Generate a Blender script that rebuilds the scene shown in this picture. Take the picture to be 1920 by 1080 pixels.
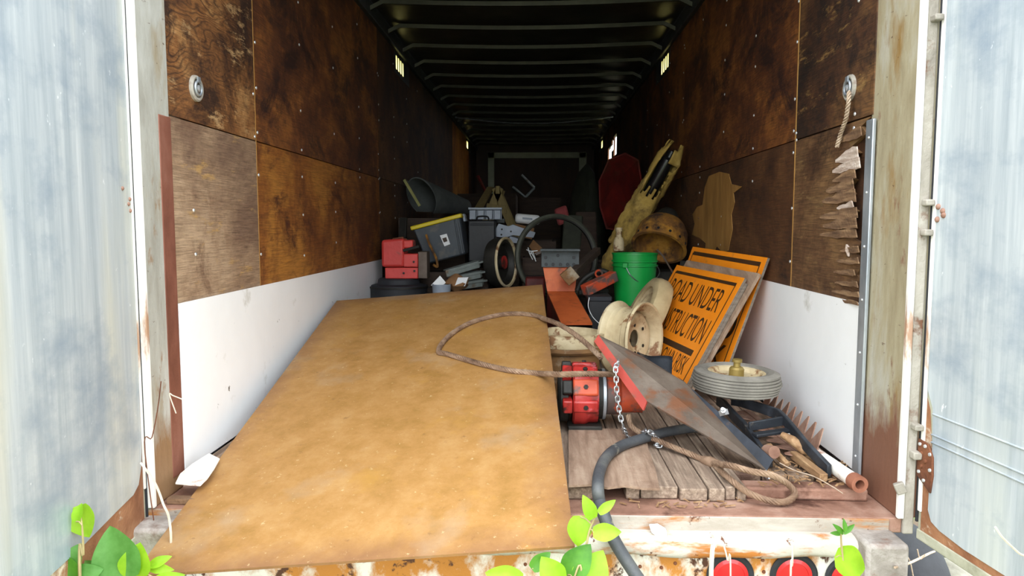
import bpy, bmesh, math, random
from mathutils import Vector as V, Matrix as Mx
random.seed(7)
S = bpy.context.scene
for o in list(bpy.data.objects): bpy.data.objects.remove(o)
C = S.collection
# ------------------------------------------------------------------ camera, world, exposure
F = 1350.0
CAM = V((0, -2.49, 0.85))
PIT = math.atan(117 / F); YAW = math.atan(48 * math.cos(PIT) / F)
cd = bpy.data.cameras.new('camera'); cam = bpy.data.objects.new('camera', cd); C.objects.link(cam)
cd.sensor_fit = 'HORIZONTAL'; cd.sensor_width = 36; cd.lens = F / 1920 * 36; cd.clip_start = .02
cam.location = CAM; cam.rotation_euler = (math.pi / 2 - PIT, 0, YAW)
S.camera = cam
w = bpy.data.worlds.new('overcast_sky'); S.world = w; w.use_nodes = True
bg = w.node_tree.nodes['Background']; wn = w.node_tree.nodes; wl_ = w.node_tree.links
tc_ = wn.new('ShaderNodeTexCoord'); sx_ = wn.new('ShaderNodeSeparateXYZ'); wl_.new(tc_.outputs['Generated'], sx_.inputs[0])   # overcast sky: a little darker towards the horizon
mr_ = wn.new('ShaderNodeMapRange'); wl_.new(sx_.outputs[2], mr_.inputs[0]); mr_.inputs[3].default_value = .62; mr_.inputs[4].default_value = 1.0
wl_.new(mr_.outputs[0], bg.inputs[1]); bg.inputs[0].default_value = (0.95, 1.0, 1.05, 1)
S.view_settings.view_transform = 'Standard'; S.view_settings.look = 'None'
S.view_settings.gamma = 1; S.view_settings.use_curve_mapping = False
S.view_settings.exposure = 3.0

# ------------------------------------------------------------------ measuring helpers (pixel of the photo + a known plane -> point)
RT = V((math.cos(YAW), math.sin(YAW), 0)); FW = V((-math.sin(YAW) * math.cos(PIT), math.cos(YAW) * math.cos(PIT), -math.sin(PIT))); UP = RT.cross(FW)
def ray(u, v): return RT * ((u - 960) / F) + UP * ((540 - v) / F) + FW
def at(u, v, Y): d = ray(u, v); return CAM + d * ((Y - CAM.y) / d.y)
def onz(u, v, z): d = ray(u, v); return CAM + d * ((z - CAM.z) / d.z)
def onx(u, v, x): d = ray(u, v); return CAM + d * ((x - CAM.x) / d.x)

# ------------------------------------------------------------------ mesh helpers
def basis(ax):
    ax = V(ax).normalized(); t = V((0, 0, 1)) if abs(ax.z) < .9 else V((1, 0, 0))
    a = ax.cross(t).normalized(); return a, ax.cross(a).normalized(), ax
class B:
    def __init__(s): s.v = []; s.f = []
    def add(s, vs, fs):
        n = len(s.v); s.v += [V(p) for p in vs]; s.f += [[i + n for i in q] for q in fs]; return s
    def box(s, lo, hi):
        (a, b, c), (d, e, f) = lo, hi
        return s.add([(a,b,c),(d,b,c),(d,e,c),(a,e,c),(a,b,f),(d,b,f),(d,e,f),(a,e,f)], [(0,3,2,1),(4,5,6,7),(0,1,5,4),(1,2,6,5),(2,3,7,6),(3,0,4,7)])
    def cbox(s, c, X, Y, Z):   # centre and three half-axes
        c, X, Y, Z = V(c), V(X), V(Y), V(Z)
        return s.add([c-X-Y-Z, c+X-Y-Z, c+X+Y-Z, c-X+Y-Z, c-X-Y+Z, c+X-Y+Z, c+X+Y+Z, c-X+Y+Z], [(0,3,2,1),(4,5,6,7),(0,1,5,4),(1,2,6,5),(2,3,7,6),(3,0,4,7)])
    def bar(s, p, q, w, h, up=(0,0,1)):
        p, q = V(p), V(q); d = q - p; a = d.cross(V(up))
        if a.length < 1e-6: a = d.cross(V((1,0,0)))
        a.normalize(); b = a.cross(d).normalized()
        return s.cbox((p+q)/2, a*w/2, d/2, b*h/2)
    def poly(s, pts, vec):
        pts = [V(p) for p in pts]; n = len(pts); vec = V(vec)
        return s.add(pts + [p + vec for p in pts], [list(range(n))[::-1], list(range(n, 2*n))] + [(i, (i+1) % n, n+(i+1) % n, n+i) for i in range(n)])
    def lathe(s, o, ax, prof, n=24, loop=False, arc=None, ph=0):
        a, b, c = basis(ax); o = V(o); vs = []; m = len(prof)
        steps = n if arc is None else n + 1; tot = 2*math.pi if arc is None else arc
        for i in range(steps):
            t = ph + tot * i / n; e = a*math.cos(t) + b*math.sin(t)
            vs += [o + e*r + c*h for r, h in prof]
        fs = []
        for i in range(n):
            j = (i+1) % steps
            for k in range(m if loop else m-1):
                l = (k+1) % m; fs.append((i*m+k, j*m+k, j*m+l, i*m+l))
        if not loop and arc is None:
            if prof[0][0] > 1e-4: fs.append([i*m for i in range(n)][::-1])
            if prof[-1][0] > 1e-4: fs.append([i*m+m-1 for i in range(n)])
        return s.add(vs, fs)
    def cyl(s, p, q, r, r2=None, n=16):
        p, q = V(p), V(q); L = (q-p).length
        return s.lathe(p, q-p, [(r, 0), (r if r2 is None else r2, L)], n)
    def pipe(s, p, q, r, ri, n=20):
        p, q = V(p), V(q); L = (q-p).length
        return s.lathe(p, q-p, [(r,0),(r,L),(ri,L),(ri,0)], n, loop=True)
    def tube(s, pts, r, n=8, loop=False):
        pts = [V(p) for p in pts]; N = len(pts); vs = []; e = None
        rr = r if isinstance(r, (list, tuple)) else [r]*N
        for i, p in enumerate(pts):
            t = (pts[(i+1) % N] - pts[i-1]) if loop else pts[min(i+1, N-1)] - pts[max(i-1, 0)]
            t.normalize()
            if e is None: e = basis(t)[0]
            e = (e - t*e.dot(t)).normalized(); g = t.cross(e)
            vs += [p + (e*math.cos(2*math.pi*k/n) + g*math.sin(2*math.pi*k/n))*rr[i] for k in range(n)]
        fs = []
        for i in range(N if loop else N-1):
            j = (i+1) % N
            fs += [(i*n+k, i*n+(k+1) % n, j*n+(k+1) % n, j*n+k) for k in range(n)]
        if not loop: fs += [list(range(n))[::-1], [(N-1)*n+k for k in range(n)]]
        return s.add(vs, fs)
    def rope(s, pts, R, strands=5, pitch=.06, n=5, per=7):
        pts = [V(p) for p in pts]; out = []; d = 0; e = None; N = len(pts); fr = []
        for i, p in enumerate(pts):
            t = (pts[min(i+1, N-1)] - pts[max(i-1, 0)]).normalized()
            if e is None: e = basis(t)[0]
            e = (e - t*e.dot(t)).normalized(); fr.append((p, e.copy(), t.cross(e), d))
            if i < N-1: d += (pts[i+1]-p).length
        for k in range(strands):
            q = []
            for p, a, b, d in fr:
                t = 2*math.pi*(k/strands + d/pitch); q.append(p + (a*math.cos(t)+b*math.sin(t))*R*.58)
            s.tube(q, R*.46, n)
        return s
def cr(P, n=10, loop=False):
    P = [V(p) for p in P]; N = len(P); out = []
    for i in range(N if loop else N-1):
        g = (lambda k: P[k % N]) if loop else (lambda k: P[min(max(k, 0), N-1)])
        a, b, c, d = g(i-1), g(i), g(i+1), g(i+2)
        for j in range(n):
            t = j/n; out.append(.5*((2*b) + (c-a)*t + (2*a-5*b+4*c-d)*t*t + (3*b-a-3*c+d)*t**3))
    if not loop: out.append(P[-1])
    return out
def resample(pts, step):
    out = [pts[0]]; acc = 0
    for a, b in zip(pts, pts[1:]):
        L = (b-a).length
        while acc + L >= step:
            t = (step-acc)/L; a = a + (b-a)*t; out.append(a); L = (b-a).length; acc = 0
        acc += L
    return out
def mesh(name, b, mat, off, smooth=None):
    me = bpy.data.meshes.new(name); me.from_pydata([p - off for p in b.v], [], b.f)
    bm = bmesh.new(); bm.from_mesh(me); bmesh.ops.recalc_face_normals(bm, faces=bm.faces); bm.to_mesh(me); bm.free()
    if smooth is not None:
        me.shade_smooth(); me.set_sharp_from_angle(angle=math.radians(smooth))
    me.materials.append(mat); return me
def link(name, data, parent=None):
    o = bpy.data.objects.new(name, data); C.objects.link(o)
    if parent: o.parent = parent
    return o
def root_loc(o):
    p = V((0,0,0))
    while o: p = p + o.location; o = o.parent
    return p
def bev(o, w, seg=2):
    m = o.modifiers.new('bevel', 'BEVEL'); m.width = w; m.segments = seg; m.limit_method = 'ANGLE'; m.angle_limit = math.radians(40)
    return o
def part(name, b, mat, parent, smooth=35, bevel=0, label=None):
    o = link(name, mesh(name, b, mat, root_loc(parent), smooth), parent)
    if bevel: bev(o, bevel)
    if label: o['label'] = label
    return o
def tag(o, label, cat, group=None, kind=None):
    o['label'] = label; o['category'] = cat
    if group: o['group'] = group
    if kind: o['kind'] = kind
    return o
def thing(name, label, cat, loc, group=None, kind=None):
    o = link(name, None); o.location = V(loc); o.empty_display_size = .05
    return tag(o, label, cat, group, kind)
def solo(name, b, mat, label, cat, smooth=35, bevel=0, group=None, kind=None, loc=None):
    if loc is None:
        xs = [p.x for p in b.v]; ys = [p.y for p in b.v]; zs = [p.z for p in b.v]
        loc = V(((min(xs)+max(xs))/2, (min(ys)+max(ys))/2, min(zs)))
    o = link(name, mesh(name, b, mat, V(loc), smooth)); o.location = loc
    if bevel: bev(o, bevel)
    return tag(o, label, cat, group, kind)
def sheet(bd, f, u0, u1, v0, v1, t, holes=()):
    """flat sheet in a frame f(u,v,n), thickness t, rectangular holes"""
    us = sorted({u0, u1, *[min(max(x, u0), u1) for h in holes for x in h[:2]]}); vs = sorted({v0, v1, *[min(max(x, v0), v1) for h in holes for x in h[2:]]})
    def solid(i, j):
        if i < 0 or j < 0 or i >= len(us)-1 or j >= len(vs)-1: return False
        a, b = (us[i]+us[i+1])/2, (vs[j]+vs[j+1])/2
        return not any(h[0] < a < h[1] and h[2] < b < h[3] for h in holes)
    for i in range(len(us)-1):
        for j in range(len(vs)-1):
            if not solid(i, j): continue
            a, b, c, d = us[i], us[i+1], vs[j], vs[j+1]
            bd.add([f(a,c,0), f(b,c,0), f(b,d,0), f(a,d,0), f(a,c,t), f(b,c,t), f(b,d,t), f(a,d,t)], [(0,3,2,1),(4,5,6,7)]
                + ([] if solid(i,j-1) else [(0,1,5,4)]) + ([] if solid(i+1,j) else [(1,2,6,5)]) + ([] if solid(i,j+1) else [(2,3,7,6)]) + ([] if solid(i-1,j) else [(3,0,4,7)]))
    return bd

# ------------------------------------------------------------------ materials
def h(s):
    s = s.lstrip('#'); c = [int(s[i:i+2], 16)/255 for i in (0,2,4)]
    return tuple(x/12.92 if x <= .04045 else ((x+.055)/1.055)**2.4 for x in c) + (1,)
class N:
    def __init__(s, name):
        s.m = bpy.data.materials.new(name); s.m.use_nodes = True; s.t = s.m.node_tree; s.n = s.t.nodes
        s.b = s.n['Principled BSDF']; s.o = s.n['Material Output']
    def new(s, k, **kw):
        o = s.n.new(k)
        for a, b in kw.items(): setattr(o, a, b)
        return o
    def lk(s, a, b): s.t.links.new(a, b)
    def coord(s, stretch=(1,1,1), kind='Object', off=(0,0,0)):
        c = s.new('ShaderNodeTexCoord'); m = s.new('ShaderNodeMapping'); m.inputs['Scale'].default_value = stretch; m.inputs['Location'].default_value = off
        s.lk(c.outputs[kind], m.inputs['Vector']); return m.outputs[0]
    def noise(s, co, scale, detail=6, rough=.6, dist=0):
        x = s.new('ShaderNodeTexNoise'); x.inputs['Scale'].default_value = scale; x.inputs['Detail'].default_value = detail
        x.inputs['Roughness'].default_value = rough; x.inputs['Distortion'].default_value = dist; s.lk(co, x.inputs['Vector']); return x.outputs['Fac']
    def ramp(s, fac, stops):
        r = s.new('ShaderNodeValToRGB'); e = r.color_ramp.elements
        while len(e) < len(stops): e.new(.5)
        for x, (p, c) in zip(e, stops): x.position = p; x.color = h(c) if isinstance(c, str) else c
        s.lk(fac, r.inputs[0]); return r.outputs[0]
    def math(s, op, a, b=None):
        x = s.new('ShaderNodeMath', operation=op)
        for i, q in enumerate((a, b)):
            if q is None: continue
            if isinstance(q, (int, float)): x.inputs[i].default_value = q
            else: s.lk(q, x.inputs[i])
        return x.outputs[0]
    def mix(s, fac, a, b, mode='MIX'):
        x = s.new('ShaderNodeMix', data_type='RGBA', blend_type=mode)
        for i, q in ((0, fac), (6, a), (7, b)):
            if isinstance(q, str): x.inputs[i].default_value = h(q)
            elif isinstance(q, (int, float)): x.inputs[i].default_value = q
            elif isinstance(q, tuple): x.inputs[i].default_value = q
            else: s.lk(q, x.inputs[i])
        return x.outputs[2]
    def bump(s, hgt, st, dist=.01):
        x = s.new('ShaderNodeBump'); x.inputs['Strength'].default_value = st; x.inputs['Distance'].default_value = dist
        s.lk(hgt, x.inputs['Height']); s.lk(x.outputs[0], s.b.inputs['Normal'])
    def done(s, col, rough=.6, metal=0, spec=None):
        if isinstance(col, str): s.b.inputs['Base Color'].default_value = h(col)
        else: s.lk(col, s.b.inputs['Base Color'])
        if isinstance(rough, (int, float)): s.b.inputs['Roughness'].default_value = rough
        else: s.lk(rough, s.b.inputs['Roughness'])
        s.b.inputs['Metallic'].default_value = metal
        if spec is not None: s.b.inputs['Specular IOR Level'].default_value = spec
        return s.m
def mk(name, stops, scale=6, stretch=(1,1,1), rough=.6, metal=0, bump=.15, bscale=40, spots=(), detail=7, spec=None):
    n = N(name); co = n.coord(stretch); f = n.noise(co, scale, detail, .62, .3)
    col = n.ramp(f, [(.28 + .44*p, c) for p, c in stops]); raw = n.coord((1,1,1))
    for i, sp in enumerate(spots):      # (colour, scale, threshold, softness[, stretch])
        cc = n.coord(sp[4], off=(3.1*i+1, .7, 2.3)) if len(sp) > 4 else n.coord((1,1,1), off=(3.1*i+1, .7, 2.3))
        q = n.noise(cc, sp[1], 8, .65, .2)
        col = n.mix(n.ramp(q, [(sp[2]-.065, (0,0,0,1)), (min(1, sp[2]-.065+sp[3]), (1,1,1,1))]), col, sp[0])
    if bump: n.bump(n.noise(raw, bscale, 4, .6), bump)
    return n.done(col, rough, metal, spec)
def plywood(name, dark, mid, light, stain, thr=.55, freq=9, seed=0, stretch=(1,.45,1), rough=.7, fig=.8, wear=None):
    n = N(name); co = n.coord((1,.7,.8), off=(seed, seed*1.7, seed*.6))
    col = n.ramp(n.noise(co, 2.0, 10, .72, .3), [(.38, dark), (.5, mid), (.60, light)])
    f = n.noise(n.coord(stretch, off=(seed, seed*1.7, seed*.6)), 1.3, 4, .55, .6)      # cathedral figure: contour lines of a stretched field
    g = n.math('ABSOLUTE', n.math('SUBTRACT', n.math('FRACT', n.math('MULTIPLY', f, freq)), .5))
    line = n.ramp(g, [(0, (1,1,1,1)), (.28, (0,0,0,1))])
    mask = n.ramp(n.noise(n.coord((1,.8,1), off=(seed+4, 2, seed)), 1.7, 6, .65), [(.40, (0,0,0,1)), (.60, (fig,)*3 + (1,))])
    col = n.mix(n.math('MULTIPLY', line, mask), col, stain)
    fine = n.noise(n.coord((4,1.4,34), off=(seed,0,0)), 6, 5, .75)
    bl = n.noise(n.coord((1,.8,1.1), off=(seed*2, 1, 7)), 2.4, 12, .78, .4)
    col = n.mix(n.ramp(bl, [(thr-.04, (0,0,0,1)), (thr+.07, (.9,.9,.9,1))]), col, stain)
    if wear:
        wv = n.noise(n.coord((1,.5,1.8), off=(9, seed, 3)), 6, 9, .75)
        col = n.mix(n.ramp(wv, [(.57, (0,0,0,1)), (.64, (.85,.85,.85,1))]), col, wear)
    col = n.mix(.6, col, n.ramp(fine, [(.32, '#4a3626'), (.62, '#ffffff')]), 'MULTIPLY')
    n.bump(fine, .25, .006); return n.done(col, rough)
# ------------------------------------------------------------------ the palette
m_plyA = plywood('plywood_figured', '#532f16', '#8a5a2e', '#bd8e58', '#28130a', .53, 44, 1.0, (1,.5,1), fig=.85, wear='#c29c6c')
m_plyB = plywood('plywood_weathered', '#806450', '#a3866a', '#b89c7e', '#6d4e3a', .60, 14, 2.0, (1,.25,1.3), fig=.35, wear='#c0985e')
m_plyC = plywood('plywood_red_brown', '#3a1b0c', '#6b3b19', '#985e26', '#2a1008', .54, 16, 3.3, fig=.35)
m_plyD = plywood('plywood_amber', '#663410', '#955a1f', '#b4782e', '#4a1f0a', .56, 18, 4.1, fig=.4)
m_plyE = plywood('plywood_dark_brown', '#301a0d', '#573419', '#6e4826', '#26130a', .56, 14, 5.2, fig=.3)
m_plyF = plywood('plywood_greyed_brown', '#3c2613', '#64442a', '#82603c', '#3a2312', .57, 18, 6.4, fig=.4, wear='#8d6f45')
m_plyGlow = plywood('plywood_painted_glow', '#8a5018', '#b5742a', '#cc9040', '#7a3c12', .62, 10, 9.1, fig=.2)  # amber plywood lightened to paint in the glow from the torn hole opposite
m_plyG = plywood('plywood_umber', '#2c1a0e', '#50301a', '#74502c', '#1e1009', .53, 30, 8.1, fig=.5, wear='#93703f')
m_splint = mk('splintered_wood', [(0,'#4a3424'),(.5,'#7e6046'),(1,'#ab8a66')], 5, (1,1.2,14), .8, 0, .5, 60)
m_splintl = mk('pale_splintered_wood', [(0,'#9a8272'),(.5,'#c9b5a6'),(1,'#efe4da')], 5, (1,1.2,14), .7, 0, .5, 60)
m_veneer = mk('bare_veneer', [(0,'#7d5828'),(.5,'#a07438'),(1,'#b68a4c')], 3, (1,3,.8), .75, 0, .3, 40)
m_white = mk('white_panel', [(0,'#eeeeee'),(1,'#f6f6f6')], 3, (1,1,1), .45, 0, .03, 20, [('#c9c6be', 3.5, .68, .1), ('#6e675f', 22, .76, .03)])
m_floorw = mk('floor_wood', [(0,'#4e3b2e'),(.5,'#7d6653'),(1,'#a08a74')], 4, (14,1,14), .85, 0, .5, 60, [('#4b3326', 4, .6, .12)])
m_floorg = mk('weathered_end_grain', [(0,'#5d4c3f'),(.5,'#84705f'),(1,'#a6937f')], 5, (16,1,16), .85, 0, .5, 60)
m_patch = mk('old_plywood_patch', [(0,'#6b5443'),(.5,'#8d735f'),(1,'#a58e79')], 4, (9,1,9), .85, 0, .4, 50, [('#5d4130', 3, .6, .2)])
m_rustsill = mk('rusty_sill', [(0,'#6a4838'),(.5,'#8e6856'),(1,'#aa8a78')], 6, (1,1,1), .8, .1, .4, 50, [('#4a2a1c', 5, .6, .12)])
m_sillface = mk('chalky_sill_paint', [(0,'#857a68'),(.5,'#a0968a'),(1,'#b8b0a4')], 6, (.6,1,2), .7, 0, .3, 40, [('#a06a38', 5, .56, .1, (.6,1,2.5)), ('#5c3015', 17, .68, .05)])
m_whiterust = mk('white_paint_over_rust', [(0,'#938a7c'),(.4,'#b0a99c'),(1,'#c6c0b6')], 4, (1,1,2), .6, 0, .25, 40, [('#a8682c', 5, .57, .08, (.6,1,2.6)), ('#5c3015', 17, .68, .04)])
m_rustwhite = mk('flaking_white_paint', [(0,'#c9c2b4'),(1,'#e6e2da')], 5, (1,1,1), .65, 0, .3, 40, [('#b07228', 5, .53, .1, (1,1,.6)), ('#4d2a14', 15, .62, .05)])
m_postL = mk('painted_post', [(0,'#8f8b80'),(.5,'#aaa89f'),(1,'#c0c0ba')], 4, (2,2,.5), .6, .1, .2, 40, [('#8a5a36', 8, .60, .06, (1,1,.35)), ('#4e3526', 20, .72, .04, (1,1,2.5))])
m_postR = mk('ochre_stained_post', [(0,'#86775a'),(.5,'#a89a78'),(1,'#bfbcae')], 3.5, (2,2,.5), .6, .1, .25, 40, [('#8a6236', 4, .55, .15, (1,1,.3)), ('#54381f', 18, .7, .05, (1,1,2.5))])
def footrust(name, stops, rust, stain, top):
    n = N(name); col = n.ramp(n.noise(n.coord((2,2,.5)), 4, 8, .65, .3), [(.28+.44*p, q) for p, q in stops])
    for (cc, sc, th, so, st) in ((stain, 6, .52, .12, (1,1,.3)), ('#4e3526', 19, .64, .05, (1,1,2.6)), (rust, 9, .60, .08, (1,1,.5))):
        col = n.mix(n.ramp(n.noise(n.coord(st, off=(sc,1,2)), sc, 8, .65), [(th, (0,0,0,1)), (th+so, (1,1,1,1))]), col, cc)
    c_ = n.new('ShaderNodeTexCoord'); s_ = n.new('ShaderNodeSeparateXYZ'); n.lk(c_.outputs['Object'], s_.inputs[0])
    zz = n.math('ADD', n.math('MULTIPLY', s_.outputs[2], 1/top), n.math('MULTIPLY', n.math('SUBTRACT', n.noise(n.coord((1,1,.35), off=(5,5,5)), 9, 7, .7), .5), 1.6))
    col = n.mix(n.ramp(zz, [(.55, (1,1,1,1)), (.95, (0,0,0,1))]), col, rust)
    n.bump(n.noise(n.coord((1,1,.6)), 40, 5, .6), .25); return n.done(col, .65, .1)
m_postL = footrust('painted_post', [(0,'#8f8b80'),(.5,'#aaa89f'),(1,'#c0c0ba')], '#8a6a4a', '#9a8e78', .30)
m_postR = footrust('ochre_stained_post', [(0,'#8a7c60'),(.5,'#a59a7e'),(1,'#b9b6aa')], '#7a5340', '#8f7040', .40)
m_brownpaint = mk('red_brown_steel', [(0,'#5e3527'),(.5,'#7b4b3b'),(1,'#8e6050')], 5, (1,1,.6), .65, .1, .2, 50)
m_flange = mk('white_flange', [(0,'#d9d4cc'),(1,'#f4f2ee')], 5, (1,1,.5), .5, 0, .15, 40, [('#a6836a', 7, .62, .1, (1,1,.3))])
m_galv = mk('galvanised_steel', [(0,'#7f858c'),(.5,'#a2a8ae'),(1,'#c2c7cc')], 6, (1,1,.5), .42, .6, .08, 50)
m_greyflange = mk('grey_weathered_steel', [(0,'#7d766b'),(.5,'#a19a8e'),(1,'#bcb6ac')], 8, (1,1,.6), .7, .2, .35, 60, [('#6d4a35', 9, .64, .1)])
def door_sheet(name, seed, warm):
    n = N(name); f = n.noise(n.coord((7,7,.35), off=(seed,0,0)), 3.0, 9, .72); col = n.ramp(f, [(.28,'#9aa3aa'),(.45,'#b0b8bd'),(.58,'#bfc5c8'),(.75,'#d8dbdc')])
    g = n.noise(n.coord((1.6,1.6,.2), off=(seed,4,1)), 2.4, 3, .5); col = n.mix(n.ramp(g, [(.52,(0,0,0,1)),(.66,(.55,.55,.55,1))]), col, warm)
    k = n.noise(n.coord((1,1,1.4), off=(2,seed,1)), 2.2, 7, .65); col = n.mix(n.ramp(k, [(.34,(.85,.85,.85,1)),(.5,(0,0,0,1))]), col, '#8c9aa8')
    sp = n.noise(n.coord((1,1,.7), off=(seed,1,5)), 30, 3, .6); col = n.mix(n.ramp(sp, [(.70,(0,0,0,1)),(.76,(.8,.8,.8,1))]), col, '#f6f7f7')
    ru = n.noise(n.coord((1,1,.8), off=(seed,8,5)), 6, 6, .6); col = n.mix(n.ramp(ru, [(.76,(0,0,0,1)),(.82,(.7,.7,.7,1))]), col, '#9a7c62')
    n.bump(n.noise(n.coord((1,1,.4)), 3, 4, .5), .12, .02)
    return n.done(col, .5, .25)
m_doorL = door_sheet('oxidised_aluminium_blue', 1.3, '#d3cfb9'); m_doorR = door_sheet('oxidised_aluminium_green', 5.9, '#c9cdc0')
m_doorrust = mk('rusted_door_frame', [(0,'#6d4229'),(.5,'#8f5f40'),(1,'#ab7c58')], 7, (1,1,1), .8, .1, .4, 50, [('#d6c8b2', 6, .63, .08)])
m_bolt = mk('brown_bolt', [(0,'#7a5646'),(1,'#a07c6a')], 9, rough=.7, bump=.2)
m_doortrim = mk('grey_green_trim', [(0,'#7e7c68'),(.5,'#a3a18c'),(1,'#bcb9a6')], 6, (1,1,1), .75, 0, .3, 40)
m_seal = mk('black_rubber', [(0,'#15161a'),(1,'#2a2b30')], 9, rough=.7, bump=.2)
m_roof = mk('dull_roof_skin', [(0,'#3b3b36'),(.5,'#4d4d47'),(1,'#62625a')], 3, (1,1,1), .34, .75, .06, 12)
m_bow = mk('roof_bow_steel', [(0,'#2e2e29'),(1,'#47473f')], 5, rough=.5, metal=.6, bump=.1)
m_rail = mk('dark_top_rail', [(0,'#34373a'),(1,'#4d5156')], 6, rough=.5, metal=.4, bump=.1)
m_nail = mk('bright_nail', [(0,'#c8ccd0'),(1,'#eef0f2')], 20, rough=.3, metal=.7, bump=0)
m_outer = mk('outer_skin', [(0,'#707478'),(1,'#8c9094')], 3, rough=.5, metal=.4, bump=.05)
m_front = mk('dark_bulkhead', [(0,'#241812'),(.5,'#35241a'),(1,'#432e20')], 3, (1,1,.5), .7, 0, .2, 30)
m_paleframe = mk('pale_green_frame', [(0,'#8b9078'),(1,'#aab094')], 4, rough=.6, bump=.1)
m_rust = mk('brown_rust', [(0,'#47281a'),(.5,'#6b3d25'),(1,'#8b5a3a')], 9, rough=.85, metal=.1, bump=.5, bscale=60)
m_block = mk('scuffed_bumper_block', [(0,'#6b625a'),(.5,'#8f867e'),(1,'#b5aea6')], 7, rough=.7, metal=.1, bump=.5, bscale=45, spots=[('#6d4a38', 5, .58, .12)])
# ------------------------------------------------------------------ structure
XL, XR, ZC, YE, YF = -1.227, 1.11, 2.42, 12.0, -.29
ground = B(); ground.add([(-40,-40,-1.2),(40,-40,-1.2),(40,60,-1.2),(-40,60,-1.2)], [(0,1,2,3)])
m_ground = mk('weedy_ground', [(0,'#3c3a22'),(.5,'#4f5a2c'),(1,'#6d7a40')], .9, rough=.95, bump=.6, bscale=6, spots=[('#5c4a38', 2.3, .58, .1)])
solo('ground', ground, m_ground, 'weedy earth around the parked trailer', 'ground', None, kind='structure')

fl = B(); fl.box((XL-.055, -.02, -.10), (XR+.055, YE, -.052))
floor = solo('floor', fl, m_rust, 'trailer floor of worn hardwood planks', 'floor', None, kind='structure')
edges = [-1.22]
while edges[-1] < -.02: edges.append(edges[-1] + random.uniform(.09, .12))
edges += [.092, .222, .292, .342, .468, .562, .618, .656, .69, .78, .87, .96, 1.10]
for a, b in zip(edges, edges[1:]):
    if b - a < .02: continue
    y0 = -.172 + random.uniform(-.012, .012) if b < .7 else -.045 + random.uniform(-.01, .03)
    if abs(a-.222) < .001: y0 = -.08
    if b < .0: y0 = max(y0, -.07 - (a+1.11)*.36)
    q = B(); q.box((a+.002, y0, -.05), (b-.003, 11.98, -.004 - random.uniform(0, .006))); part('plank', q, m_floorg if .2 < b < .7 else m_floorw, floor, 35, .004)

cl = B(); cl.box((XL-.06, YF, ZC+.03), (XR+.06, YE+.02, ZC+.045))
ceiling = solo('ceiling', cl, m_roof, 'dark ribbed metal roof of the trailer', 'ceiling', None, kind='structure')
y = .27
while y < 11.95:
    q = B(); pts = []
    for i in range(25):
        t = i/24; x = XL+.03 + (XR-XL-.06)*t; e = min(t, 1-t)
        z = ZC + .004 - .03*math.sin(math.pi*t) - (.05*(1-e/.035)**2 if e < .035 else 0); pts.append(V((x, y, z)))
    vs = []; fs = []
    for p in pts: vs += [p+V((0,-.022,.028)), p+V((0,-.014,0)), p+V((0,.014,0)), p+V((0,.022,.028))]
    for i in range(24): fs += [(i*4+k, i*4+k+1, i*4+5+k, i*4+4+k) for k in range(3)]
    q.add(vs, fs); part('roof_bow', q, m_bow, ceiling, 50); y += .62
for x0, x1 in ((XL-.01, XL+.035), (XR-.035, XR+.01)):
    q = B(); q.box((x0, YF, ZC-.075), (x1, YE, ZC+.03)); part('top_rail', q, m_rail, ceiling, 35, .008)
q = B(); pts = [V((XL+.05+(XR-XL-.1)*i/20, 7.9, ZC-.035-.09*math.sin(math.pi*i/20))) for i in range(21)]; q.tube(pts, .012, 6); part('sagging_bow', q, m_galv, ceiling, 60)

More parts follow.
